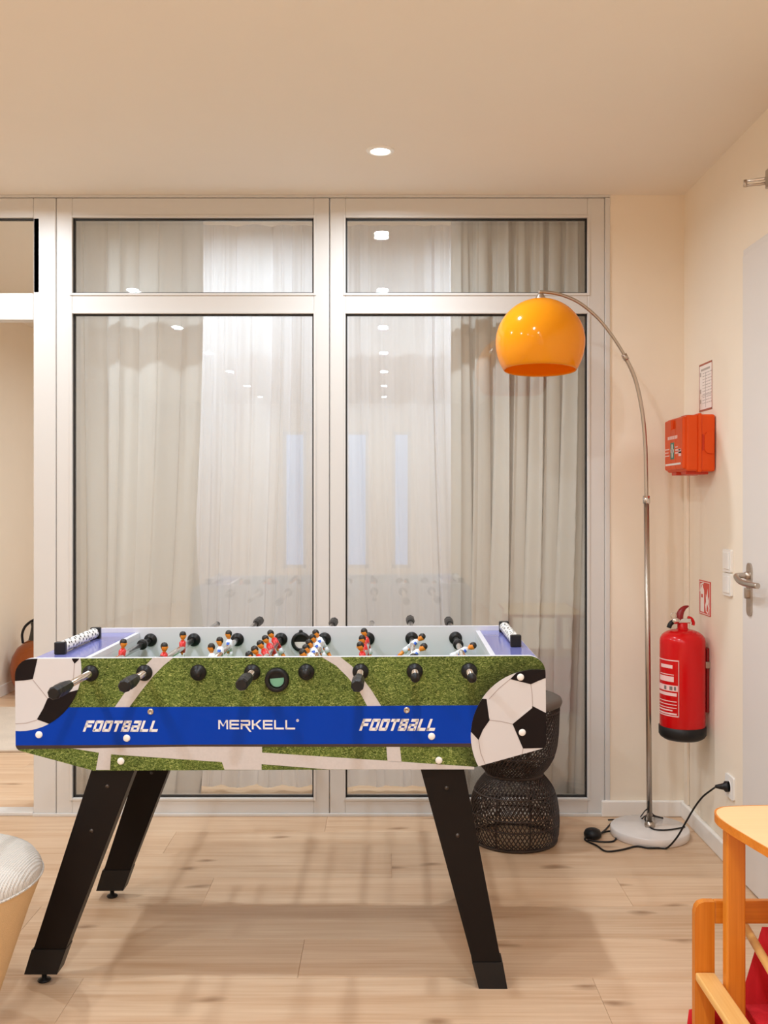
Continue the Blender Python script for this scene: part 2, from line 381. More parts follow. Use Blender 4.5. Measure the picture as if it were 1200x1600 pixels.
while y < Y9:
    y1 = min(y + PW, Y9); x = XL2 - offs[r % 5]
    while x < XR2:
        a, b = max(x, XL2), min(x + PL, XR2)
        if b - a > .02: plank(a, b, y, y1)
        x += PL
    y = y1; r += 1
struct('ceiling', MB().box((X0 - .1, Y0 - .1, ZC), (XR2 + .1, Y9 + .1, ZC + .1)), M['ceiling'], 'plain tan-white ceiling with recessed downlights', 'ceiling')
struct('wall_right', MB().box((XR, Y0, 0), (XR + .1, YB + .08, ZC)), M['wall'], 'cream painted right wall with the white door', 'wall')
struct('wall_left', MB().box((X0 - .1, Y0, 0), (X0, YB + .08, ZC)), M['wall'], 'cream painted left wall outside the frame', 'wall')
# front wall behind the camera with three window openings
fw = MB()
wins = [(-1.32, -1.02), (-.52, -.22), (.08, .32)]
xs = [X0] + [v for p in wins for v in p] + [XR]
for i in range(0, len(xs), 2): fw.box((xs[i], Y0 - .1, 0), (xs[i + 1], Y0, ZC))
for a, b in wins:
    fw.box((a, Y0 - .1, 0), (b, Y0, .45)); fw.box((a, Y0 - .1, 2.2), (b, Y0, ZC))
struct('wall_front', fw, M['wall'], 'cream wall behind the camera with tall windows', 'wall')
for i, (a, b) in enumerate(wins):
    wt = thing('window_%d' % (i + 3), 'tall dusk-blue window mirrored in the glazing, %s' % ['in the left panel', 'at the left edge of the right panel', 'below the row of lights in the right panel'][i], 'window', ((a + b) / 2, Y0, .45), kind='structure')
    hw = (b - a) / 2
    MB().box((-hw, -.07, 0), (hw, -.06, 1.75)).build('pane', M['daylight'], wt)
    f = MB()
    f.box((-hw, -.06, 0), (-hw + .04, -.01, 1.75)); f.box((hw - .04, -.06, 0), (hw, -.01, 1.75)); f.box((-hw, -.06, 0), (hw, -.01, .04)); f.box((-hw, -.06, 1.71), (hw, -.01, 1.75))
    f.build('window_frame', M['frame'], wt)
# back wall: strip right of the glazing, and piece far left
struct('wall_back', MB().box((.923, YB, 0), (XR + .0, YB + .08, ZC)), M['wall'], 'cream wall strip between glazing and corner', 'wall')
struct('wall_back_left', MB().box((X0, YB, 0), (-2.47, YB + .08, ZC)), M['wall'], 'cream wall left of the open doorway', 'wall')
# next room
struct('wall_next_left', MB().box((XL2 - .1, YB + .08, 0), (XL2, Y9, ZC)), M['wall'], 'pale side wall of the next room seen through the doorway', 'wall')
struct('wall_next_right', MB().box((XR2, YB + .08, 0), (XR2 + .1, Y9, ZC)), M['wall'], 'side wall of the next room hidden by curtains', 'wall')
struct('wall_next_far', MB().box((XL2, Y9, 0), (XR2, Y9 + .1, ZC)), M['wall'], 'far wall of the next room behind the curtains', 'wall')
struct('wall_next_return', MB().box((XR, YB + .08, 0), (XR2, YB + .1, ZC)), M['wall'], 'short return wall behind the corner', 'wall')
struct('baseboard_next', MB().box((XL2, YB + .09, 0), (XL2 + .014, Y9, .075), .003), M['base'], 'white baseboard of the next room', 'baseboard')

# baseboards
def bboard(name, a, b, label): return struct(name, MB().box(a, b, .005), M['base'], label, 'baseboard')
bboard('baseboard_back', (.885, YB - .019, 0), (XR, YB - .0005, .066), 'white baseboard under the cream wall strip')
bboard('baseboard_right', (XR - .019, 3.40, 0), (XR - .0005, YB - .019, .066), 'white baseboard along the right wall up to the door')
# corner cable trunking
struct('trim_1', MB().box((XR - .012, YB - .075, .066), (XR - .0005, YB - .035, 1.40), .002), M['wall'], 'slim cream cable trunking running down the wall corner', 'trim')

# ------------------------------------------------------------------ glazing
def k(px): return (px - CX) / F * YB
def kz(py): return H - (py - CY) / F * YB
def frame_unit(name, px0, px1, g0, g1, label, panes, zlow, yf=YB):
    """panes: list of (py_top, py_bottom)"""
    root = thing(name, label, 'window', (k((px0 + px1) / 2), yf, 0), kind='structure')
    ox = root.location.x
    def B(nm, x0, x1, z0, z1, ya=0, yb=.062, m='frame', bev=.004):
        return MB().box((x0 - ox, ya, z0), (x1 - ox, yb, z1), bev).build(nm, M[m], root)
    X0_, X1_, G0, G1 = k(px0), k(px1), k(g0), k(g1)
    zt = kz(309)
    B('stile', X0_, G0, zlow, zt); B('stile', G1, X1_, zlow, zt)
    edges = [zt] + [kz(v) for p in panes for v in p] + [zlow]
    for i in range(0, len(edges), 2):
        if edges[i] - edges[i + 1] > .004: B('rail', G0 - .001, G1 + .001, edges[i + 1], edges[i], .0005, .0615)
    for (t, b) in panes:
        z1, z0 = kz(t), kz(b)
        bd = MB(); gk = MB(); wd, gw = .010, .006
        # outer shallow bead, slightly proud of the sash
        for (a0, a1, c0, c1) in ((G0 - wd, G0, z0 - wd, z1 + wd), (G1, G1 + wd, z0 - wd, z1 + wd), (G0, G1, z1, z1 + wd), (G0, G1, z0 - wd, z0)):
            bd.box((a0 - ox, -.004, c0), (a1 - ox, .004, c1), .0015)
        bd.build('glazing_bead', M['frame'], root)
        for (a0, a1, c0, c1) in ((G0, G0 + gw, z0, z1), (G1 - gw, G1, z0, z1), (G0, G1, z1 - gw, z1), (G0, G1, z0, z0 + gw)):
            gk.box((a0 - ox, .012, c0), (a1 - ox, .03, c1))
        gk.build('gasket', M['gasket'], root)
        MB().box((G0 - ox + .001, .018, z0 + .001), (G1 - ox - .001, .024, z1 - .001)).build('pane', M['glass'], root)
        MB().box((G0 - ox + .001, .050, z0 + .001), (G1 - ox - .001, .054, z1 - .001)).build('pane', M['glass'], root)
    return root
PN = [(340, 458), (490, 1247)]
frame_unit('window_1', 88, 514.3, 113, 490, 'white framed fixed glazing, left panel behind the foosball table', PN, .006)
frame_unit('window_2', 515.7, 945, 540, 918, 'white framed fixed glazing, right panel behind the arc lamp', PN, .006)
dr = thing('door_2', 'open white framed doorway with glazed transom at the left edge', 'doorway', (k(-100), YB, 0), kind='structure')
ox = dr.location.x
def DB(nm, x0, x1, z0, z1, ya=0, yb=.062, m='frame', bev=.004): return MB().box((x0 - ox, ya, z0), (x1 - ox, yb, z1), bev).build(nm, M[m], dr)
DB('jamb', k(52), k(87.2), .006, kz(309)); DB('jamb', -2.468, -2.40, .006, kz(309))
DB('rail', -2.40, k(52), kz(340), kz(309)); DB('transom_bar', -2.40, k(52), kz(500), kz(458))
DB('stile', k(62), k(52), kz(458), kz(340)); DB('threshold', -2.468, k(52), 0, .016, -.005, .07)
g = MB(); z0, z1 = kz(458), kz(340)
g.box((-2.40 - ox, .012, z1 - .006), (k(62) - ox, .03, z1)); g.box((k(62) - .006 - ox, .012, z0), (k(62) - ox, .03, z1)); g.build('gasket', M['gasket'], dr)
MB().box((-2.40 - ox, .018, z0), (k(62) - ox, .024, z1)).build('pane', M['glass'], dr)
struct('trim_2', MB().box((-2.47, YB - .006, kz(309) + .001), (.923, YB + .07, ZC), .002), M['frame'], 'white head trim above the glazing under the ceiling', 'trim')
struct('trim_3', MB().box((k(945) + .0005, YB - .006, 0), (.9225, YB + .07, kz(309)), .003), M['frame'], 'white vertical edge trim right of the glazing', 'trim')
struct('trim_4', MB().box((k(52) + .0, YB - .012, 0), (k(945), YB - .0005, .012), .002), M['frame'], 'white threshold strip under the glazing', 'trim')

# ------------------------------------------------------------------ curtains
def curtain(name, x0, x1, y, label, m, period, amp, seed, lean=0.0, over=0.5, nx=420, nz=26, z0=.02, z1=2.53, irregular=.5, drift_k=.05):
    rn = random.Random(seed)
    folds = []; x = 0; Lc = x1 - x0
    knots_ = [0.0]
    while knots_[-1] < Lc + period: knots_.append(knots_[-1] + period * (1 + irregular * (rn.random() * 2 - 1)))
    amps = [amp * (.6 + .8 * rn.random()) for _ in knots_]; drift = [(rn.random() * 2 - 1) for _ in knots_]
    def ph(s):
        for i in range(len(knots_) - 1):
            if s <= knots_[i + 1]:
                t = (s - knots_[i]) / (knots_[i + 1] - knots_[i]); return i, t
        return len(knots_) - 2, 1.0
    vs = []; fs = []
    for iz in range(nz + 1):
        v = iz / nz; z = z0 + (z1 - z0) * v; top = v
        for ix in range(nx + 1):
            s = Lc * ix / nx
            s2 = s + drift_k * (math.sin(1.7 * (1 - v) + seed + s * 4) - math.sin(seed + s * 4)) * (1 - v)
            i, t = ph(max(0, min(Lc + period * .9, s2)))
            A = amps[i] * (1 - t) + amps[min(i + 1, len(amps) - 1)] * t
            A *= (.7 + .5 * (1 - v))
            th = 2 * PI * t
            dy = A * (math.cos(th) + .22 * math.cos(2 * th + drift[i] * 2) + .12 * math.cos(5 * th + drift[i] * 5))
            dx = -over * A * math.sin(2 * th + .4 * drift[i]) + lean * (1 - v) * (s / Lc)
            dy += .006 * math.sin(37 * s + 3 * v + seed)
            vs.append((x0 + s + dx + .02 * drift[i] * (1 - v) * math.sin(PI * t), y + dy, z))
    W_ = nx + 1
    for iz in range(nz):
        for ix in range(nx): fs.append([iz * W_ + ix, iz * W_ + ix + 1, (iz + 1) * W_ + ix + 1, (iz + 1) * W_ + ix])
    o = MB().add(vs, fs, 0, True).build(name, M[m])
    return tag(o, label, 'curtain')
curtain('curtain', -1.50, -.80, 4.22, 'greige curtain gathered behind the left end of the left glass panel', 'curtain', .17, .030, 3, over=.55, irregular=.7, drift_k=.09)
curtain('sheer_curtain', -.86, .335, 4.37, 'thin white sheer curtain hanging behind the middle of the glazing', 'sheer', .095, .015, 11, over=.3, nx=640, irregular=.8, drift_k=.05)
curtain('curtain', .30, .97, 4.23, 'greige curtain with deep dark folds behind the arc lamp shade', 'curtain_deep', .078, .048, 29, over=.9, nx=900, irregular=.4, drift_k=.04)
cr_ = MB().tube([(-1.55, 4.26, 2.545), (1.0, 4.26, 2.545)], .008, 8).build('curtain_rail', M['white_plastic'])
tag(cr_, 'white curtain rail at the top behind the glazing', 'curtain rail')

# ------------------------------------------------------------------ ceiling downlights
ring_m = MB().lathe([(.034, -.001), (.036, -.006), (.048, -.005), (.051, -.0005), (.051, 0), (.034, 0)], 40)
ring0 = None; lens0 = None
ordn = ['first', 'second', 'third', 'fourth', 'fifth', 'sixth', 'seventh']
def downlight(x, y, label, group='recessed ceiling downlights', watts=LAMP_W):
    global ring0, lens0
    t = thing('downlight', label, 'ceiling light', (x, y, ZC), group=group)
    if ring0 is None:
        ring0 = ring_m.build('trim_ring', M['white_plastic'], t); lens0 = MB().lathe([(0, -.002), (.034, -.002), (.034, -.0005)], 32).build('lens', M['lens'], t)
    else:
        share('trim_ring', ring0.data, t); share('lens', lens0.data, t)
    ld = bpy.data.lights.new('bulb', 'AREA'); ld.shape = 'DISK'; ld.size = .066; ld.energy = watts; ld.color = LAMP_COL; ld.spread = math.radians(168)
    lo = bpy.data.objects.new('bulb', ld); COL.objects.link(lo); lo.parent = t; lo.location = (0, 0, -.007)
for i, yy in enumerate(DOWNLIGHT_Y):
    for j, xx in enumerate(DOWNLIGHT_X):
        lab = 'lit round downlight recessed in the ceiling above the foosball table' if (i == 0 and j == 0) else \
            'lit ceiling downlight mirrored in the glass, %s from the glazing in the %s row' % (ordn[i], ['centre', 'left'][j])
        downlight(xx, yy, lab)
for i, (xx, yy) in enumerate([(-1.22, 4.9), (-.55, 4.85), (.55, 4.85), (-1.0, 6.9)]):  # unseen downlights added to backlight the curtains and brighten the next room
    downlight(xx, yy, 'unseen ceiling downlight added in the next room, %s' % ['near the doorway', 'behind the sheer curtain', 'behind the deep-folded curtain', 'by the far wall'][i], 'added downlights of the next room', LAMP_W * 1.15)

# ------------------------------------------------------------------ foosball table
TY = math.radians(-.8); TR = math.radians(-.45)
tbl = thing('foosball_table', 'foosball table printed with grass, soccer balls and FOOTBALL lettering on splayed black legs', 'foosball table', (-.2705, 2.90, 0), (0, TR, TY))
HX, HY = .7015, .320
def lx(px): return (px - 443) / 591.5
def lz(py): return H - (py - CY) / 591.5           # py already corrected for the slight lean
def L2(px, py): return (lx(px), H - ((py + (px - 443) * .0078) - CY) / 591.5)
def panel_poly():
    pts = []
    def arc(cx, cy, r, a0, a1, kk=8):
        for i in range(kk + 1):
            a = math.radians(a0 + (a1 - a0) * i / kk); pts.append((lx(cx + r * math.cos(a)), lz(cy - r * math.sin(a))))
    arc(858 - 26, 1027 + 26, 26, 0, 90); arc(28 + 26, 1027 + 26, 26, 90, 180)
    arc(28 + 10, 1162, 10, 180, 255); pts.append((lx(150), lz(1203))); pts.append((lx(736), lz(1203))); arc(858 - 10, 1162, 10, 285, 360)
    return pts
PP = panel_poly()
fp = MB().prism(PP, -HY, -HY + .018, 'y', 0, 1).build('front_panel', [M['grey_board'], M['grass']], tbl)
bpn = MB().prism(PP, HY - .018, HY, 'y', 0).build('back_panel', [M['grey_board']], tbl)
def decal(name, polys, m, layer, parent=fp, do_clip=True, label=None):
    mb = MB()
    for p in polys:
        q = [L2(*v) for v in p]
        if do_clip: q = clip(q, PP)
        if len(q) < 3: continue
        mb.prism(q, -HY - .0002 - layer * .0003, -HY + .001, 'y')
    o = mb.build(name, M[m] if isinstance(m, str) else m, parent)
    if label: o['label'] = label
    return o
# chalk lines
decal('printed_line', [[(245, 1028), (277, 1028), (262, 1040), (246, 1056), (228, 1078), (207, 1106), (184, 1106), (204, 1078), (222, 1052)]], 'line_print', 1, do_clip=False)
decal('printed_line', [[(509, 1026), (538, 1026), (556, 1040), (572, 1058), (588, 1080), (602, 1103), (580, 1103), (568, 1080), (550, 1058), (532, 1040)]], 'line_print', 1, do_clip=False)
decal('printed_line', [[(90, 1166), (415, 1166), (415, 1176), (610, 1188), (746, 1197), (746, 1201), (520, 1202), (414, 1194), (414, 1203), (356, 1203), (352, 1191), (178, 1179.5), (176, 1204), (154, 1204), (159, 1177)]], 'line_print', 1, do_clip=False)
decal('printed_line', [[(609, 1163), (630, 1163), (633, 1190.5), (611, 1189)]], 'line_print', 1)
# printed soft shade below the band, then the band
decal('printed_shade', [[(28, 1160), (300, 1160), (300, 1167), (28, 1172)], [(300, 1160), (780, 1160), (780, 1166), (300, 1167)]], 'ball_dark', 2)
decal('blue_band', [[(20, 1107), (785, 1101), (785, 1160), (20, 1166)]], 'blue_print', 3, label='glossy blue printed band with white lettering')
def circle(cx, cy, r, n=64): return [(cx + r * math.cos(2 * PI * i / n), cy + r * math.sin(2 * PI * i / n)) for i in range(n)]
def circ_clip(poly, c): return clip(poly, circle(*c))
def ball(c, pents, seams, label):
    root = MB()
    b = decal('printed_ball', [circle(*c)], 'ball_white', 4, label=label)
    for p in pents:
        decal('printed_pentagon', [circ_clip(p, c)], 'ball_black', 6)
    for sm in seams:
        pts = [Vector(p) for p in sm]
        polys = []
        for a, bq in zip(pts[:-1], pts[1:]):
            n = Vector((-(bq - a).y, (bq - a).x)).normalized() * .55
            polys.append([tuple(a + n), tuple(bq + n), tuple(bq - n), tuple(a - n)])
        decal('printed_seam', polys, 'ball_grey', 5)
cl = (35, 1046, 97.5)
ball(cl, [[(15, 1000), (66, 1020), (63, 1033), (56, 1062), (42, 1064), (15, 1066)],
          [(79, 1092), (110, 1083), (140, 1075), (140, 1125), (98, 1140), (80, 1131.5), (62, 1125), (72, 1108)],
          [(118, 1020), (134, 1020), (128, 1032), (122, 1037.5), (118, 1031)]],
     [[(56, 1063), (68, 1078), (79, 1092)], [(28, 1132), (45, 1131), (62, 1126)], [(122, 1037), (120, 1060), (110, 1083)]], 'printed soccer ball at the left end of the front panel')
cr2 = (845, 1149, 104)
ball(cr2, [[(803, 1060), (815, 1048), (830, 1035), (880, 1035), (880, 1055), (857, 1058.5), (846, 1063), (835, 1068)],
           [(837.5, 1102), (857, 1112), (880, 1124), (880, 1166), (857, 1167), (822, 1168), (806, 1130)],
           [(766, 1091), (768, 1108), (770.5, 1124), (760, 1139), (753, 1155), (742, 1143), (720, 1143), (735, 1100), (750, 1090)]],
     [[(770, 1124), (788, 1126), (806, 1130)], [(835, 1068), (837, 1085), (837.5, 1102)], [(753, 1155), (756, 1175), (764, 1195)], [(770, 1091), (785, 1075), (803, 1060)], [(822, 1168), (820, 1180)]],
     'printed soccer ball at the right end of the front panel')
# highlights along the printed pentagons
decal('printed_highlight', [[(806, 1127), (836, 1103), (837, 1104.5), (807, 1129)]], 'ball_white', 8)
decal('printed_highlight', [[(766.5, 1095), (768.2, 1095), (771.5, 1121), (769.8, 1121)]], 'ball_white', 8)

# lettering
def bar(x0, z0, x1, z1): return [(x0, z0), (x1, z0), (x1, z1), (x0, z1)]
t_, v_ = .25, .30
GF = {'F': [bar(0, 0, v_, 1), bar(0, 1 - t_, 1, 1), bar(0, .38, .85, .38 + t_)],
      'O': [bar(0, .08, v_, .92), bar(1 - v_, .08, 1, .92), bar(.08, 0, .92, t_), bar(.08, 1 - t_, .92, 1), [(0, .08), (.08, 0), (.2, .2)], [(1, .08), (.8, .2), (.92, 0)], [(0, .92), (.2, .8), (.08, 1)], [(1, .92), (.92, 1), (.8, .8)]],
      'T': [bar(0, 1 - t_, 1, 1), bar(.5 - v_ / 2, 0, .5 + v_ / 2, 1)],
      'B': [bar(0, 0, v_, 1), bar(0, 1 - t_, .92, 1), bar(0, .4, .95, .4 + .2), bar(0, 0, .95, t_), bar(1 - v_, .06, 1, .44), bar(.95 - v_, .56, .95, .94)],
      'A': [bar(.1, 1 - t_, .95, 1), bar(1 - v_, 0, 1, .94), bar(0, .38, 1, .38 + .2), bar(0, 0, .9, .2), bar(0, 0, v_, .56)],
      'L': [bar(0, 0, v_, 1), bar(0, 0, 1, t_)]}
d_ = .19
GM = {'M': [bar(0, 0, .16, 1), bar(.84, 0, 1, 1), [(0, 1), (.2, 1), (.56, .3), (.44, .3)], [(1, 1), (.44, .3), (.56, .3), (.8, 1)]],
      'E': [bar(0, .02, .18, .98), bar(.05, 0, 1, d_), bar(.05, .41, .95, .41 + d_), bar(.05, 1 - d_, 1, 1)],
      'R': [bar(0, 0, .18, .62), bar(0, 1 - d_, .92, 1), bar(.82, .45, 1, .92), bar(0, .38, .95, .38 + d_), [(.38, .45), (.62, .45), (1.12, -.28), (.92, -.28)]],
      'K': [bar(0, 0, .18, 1), [(.18, .42), (.4, .42), (1, 1), (.76, 1)], [(.3, .55), (.5, .6), (1.02, 0), (.78, 0)], bar(.15, .4, .45, .6)],
      'L': [bar(0, .02, .18, 1), bar(.05, 0, 1, d_)]}
def word(txt, glyphs, px0, py0, px1, py1, shear, gap, parent, layer, name):
    n = len(txt); wpx = (px1 - px0 - shear * (py1 - py0)) / (n + gap * (n - 1)); hh = py1 - py0
    mb = MB()
    for i, ch in enumerate(txt):
        gx = px0 + i * wpx * (1 + gap)
        for p in glyphs[ch]:
            q = [L2(gx + u * wpx + v * hh * shear, py1 - v * hh) for u, v in p]
            mb.prism(q, -HY - .0002 - layer * .0003, -HY + .001, 'y')
    return mb.build(name, M['letter'], parent)
word('FOOTBALL', GF, 134, 1126.5, 257, 1144, .36, .16, fp, 5, 'lettering')['label'] = 'slanted white FOOTBALL lettering'
word('FOOTBALL', GF, 567, 1122.5, 691, 1141, .36, .16, fp, 5, 'lettering')['label'] = 'slanted white FOOTBALL lettering'
word('MERKELL', GM, 347, 1125, 467, 1139.5, .0, .16, fp, 5, 'lettering')['label'] = 'white MERKELL lettering'
rm = MB()
for i in range(14):
    a0, a1 = 2 * PI * i / 14, 2 * PI * (i + 1) / 14
    q = [L2(471 + r_ * math.cos(a), 1125.5 + r_ * math.sin(a)) for r_, a in ((2.2, a0), (2.2, a1), (1.5, a1), (1.5, a0))]
    rm.prism(q, -HY - .0017, -HY + .001, 'y')
for p in ([(470.3, 1124.4), (470.9, 1124.4), (470.9, 1126.8), (470.3, 1126.8)], [(470.3, 1124.4), (471.9, 1124.4), (471.9, 1125.6), (470.3, 1125.6)], [(471, 1125.4), (471.5, 1125.4), (472.2, 1126.8), (471.6, 1126.8)]):
    rm.prism([L2(*v) for v in p], -HY - .0017, -HY + .001, 'y')
rm.build('registered_mark', M['letter'], fp)

# bolt caps
RX = Matrix.Rotation(PI / 2, 4, 'X')       # lathe axis z -> -y
def at(x, y_, z, rx=True): return Matrix.Translation((x, y_, z)) @ (RX if rx else Matrix())
cap_me = None
for (px, py) in [(65, 1149), (203, 1154), (193.5, 1190), (680, 1149.6), (691, 1187), (819, 1057), (821, 1143)]:
    x, z = L2(px, py)
    if cap_me is None:
        o = MB().lathe([(0, .0045), (.006, .0042), (.0088, .0028), (.0095, 0)], 20, mx=RX).build('bolt_cap', M['white_plastic'], fp, (x, -HY - .0012, z)); cap_me = o.data
    else: share('bolt_cap', cap_me, fp, (x, -HY - .0012, z))
for (px, py) in [(240.7, 1112.5), (641.7, 1109)]:
    x, z = L2(px, py)
    MB().lathe([(0, .0008), (.0032, .0008), (.0034, .003), (.007, .003), (.0085, 0)], 20, mx=RX).build('bolt_head', M['steel'], fp, (x, -HY - .0012, z))

# body: ends, field, ledges
ZR = .842
xin0, xin1 = lx(120), lx(765) # inner edges of the ledges
xin0 = -.537; xin1 = .567
yi = HY - .018
MB().box((-HX + .02, -yi, .662), (-HX + .045, yi, .862)).build('end_panel', M['grey_board'], tbl)
MB().box((HX - .045, -yi, .662), (HX - .02, yi, .862)).build('end_panel', M['grey_board'], tbl)
MB().box((xin0, -yi, .745), (xin1, yi, .757)).build('playing_field', M['field'], tbl)
MB().box((-HX + .045, -yi, .662), (HX - .045, yi, .674)).build('bottom_board', M['blackwood'], tbl)
for a, b in ((-HX + .012, xin0), (xin1, HX - .012)):
    lg = MB().box((a, -yi, .848), (b, yi, .866), .001).build('ledge', M['grey_board'], tbl)
    e0, e1 = (a + .002, b - .014) if a < 0 else (a + .014, b - .002)
    MB().box((e0, -yi + .002, .8662), (e1, yi - .002, .867)).build('blue_inlay', M['blue_ledge'], lg)
    xw = b - .012 if a < 0 else a
    MB().box((xw, -yi, .757), (xw + .012, yi, .848)).build('goal_wall', M['grey_board'], tbl)
# scorers
bead_me = {}
def scorer(x, ya, yb):
    s = MB().tube([(x, ya, .886), (x, yb, .886)], .003, 8).build('score_rod', M['chrome'], tbl)
    for yy in (ya, yb):
        MB().box((x - .0155, yy - .010, .867), (x + .0155, yy + .010, .902), .003).build('score_post', M['black'], s)
    n = 10; st = (yb - ya - .03) / n
    for i in range(n):
        yy = ya + .015 + st * (i + .5)
        if 'b' not in bead_me:
            m = MB(); hb = st * .48
            m.lathe([(.004, -hb), (.0140, -hb), (.0158, -hb * .7), (.0158, hb * .7), (.0140, hb), (.004, hb)], 16, mx=RX)
            for kk in range(5):
                for q, sgn in ((0, -.45), (1, .45)):
                    a = 2 * PI * (kk + .5 * q) / 5
                    c_ = Vector((math.cos(a), sgn * hb / .0158, math.sin(a))) * .0158
                    u = Vector((-math.sin(a), 0, math.cos(a))); vv = Vector((0, 1, 0)); nn = Vector((math.cos(a), 0, math.sin(a)))
                    m.add([c_ + nn * .0006 + (u * math.cos(2 * PI * e / 5) + vv * math.sin(2 * PI * e / 5)) * .0042 for e in range(5)], [list(range(5))], 1)
            o = m.build('bead', [M['white_plastic'], M['black']], s, (x, yy, .886)); bead_me['b'] = o.data
        else:
            share('bead', bead_me['b'], s, (x, yy, .886), (0, random.random() * 6, 0))
    return s
scorer(-.638, -.155, .165); scorer(.654, -.065, .255)

# players
def player_mesh(team):
    m = MB()
    # slots: 0 shirt 1 skin 2 hair 3 shorts 4 shoe/trim
    def taper(z0, z1, a0, b0, a1, b1, mi, n=12, cx0=0, cx1=0):
        pts = []
        for z, a, b, cx in ((z0, a0, b0, cx0), (z1, a1, b1, cx1)):
            for i in range(n):
                th = 2 * PI * i / n; c, s_ = math.cos(th), math.sin(th)
                pts.append((cx + math.copysign(abs(c) ** .7, c) * a, math.copysign(abs(s_) ** .7, s_) * b, z))
        m.add(pts, [[i, (i + 1) % n, (i + 1) % n + n, i + n] for i in range(n)] + [list(range(n))[::-1], list(range(n, 2 * n))], mi, True)
    taper(-.016, .016, .0085, .011, .0095, .0165, 0)
    taper(.016, .023, .0095, .0165, .005, .006, 0)
    for s_ in (-1, 1):
        m.tube([(0, s_ * .016, .015), (.002, s_ * .0185, 0), (.003, s_ * .0165, -.012)], [.005, .0048, .004], 8, 4)
        m.tube([(.003, s_ * .0165, -.012), (.004, s_ * .0145, -.019)], [.0036, .003], 8, 1)
    taper(-.034, -.016, .010, .0135, .0085, .0112, 3)
    for s_ in (-1, 1):
        m.tube([(0, s_ * .006, -.034), (.001, s_ * .006, -.060)], [.0052, .0045], 8, 1)
    taper(-.074, -.058, .010, .013, .0055, .0115, 4)
    m.tube([(0, 0, .020), (0, 0, .028)], .0048, 8, 1)
    sp = [(0, -.0125), (.006, -.0108), (.0092, -.005), (.0098, .001), (.0085, .0068), (.0045, .0108), (0, .012)]
    m.lathe(sp, 14, 1, mx=Matrix.Translation((0, 0, .037)))
    m.add([(.0092, -.002, .037), (.0092, .002, .037), (.0128, 0, .0345), (.0095, 0, .0405)], [[0, 1, 2], [0, 2, 3], [1, 3, 2]], 1)
    hp = [(.0102, .0022), (.0104, .004), (.0092, .0086), (.0055, .0126), (0, .0138)]
    m.lathe(hp, 14, 2, mx=Matrix.Translation((-.0008, 0, .037)))
    m.lathe([(.0, -.006), (.007, -.004), (.0085, .002), (.008, .006)], 12, 2, mx=Matrix.Translation((-.0032, 0, .037)))
    mats = [M['red_shirt'], M['skin'], M['hair'], M['white_shirt'], M['red_shirt']] if team == 'r' else [M['white_shirt'], M['skin'], M['hair'], M['white_shirt'], M['blue_kit']]
    return m, mats
pl_me = {}
def bushing(x, y_, parent, front):
    s_ = -1 if front else 1
    m = MB().lathe([(.008, 0), (.0215, 0), (.0215, .004), (.0185, .009), (.0135, .011), (.0125, .016), (.009, .016), (.008, .004)], 28, mx=Matrix.Rotation(PI / 2 if s_ < 0 else -PI / 2, 4, 'X'))
    return m
bm_out = bushing(0, 0, None, True).build('bushing', M['black'], tbl, (lx(147), -HY - .0005, ZR)); first_out = True
bin_me = None
def grip(m, x, ya, yb):
    """octagonal tapered handle between ya (rod side) and yb (free end)"""
    d = 1 if yb > ya else -1; Lg = abs(yb - ya)
    prof = [(0, .0), (.0105, 0), (.0125, .006), (.014, .02), (.0165, Lg * .35), (.0168, Lg * .7), (.0150, Lg - .02), (.0165, Lg - .014), (.0165, Lg - .006), (.013, Lg), (0, Lg)]
    m.lathe(prof, 8, 0, False, Matrix.Translation((x, ya, 0)) @ Matrix.Rotation(-PI / 2 * d, 4, 'X'))
    return m
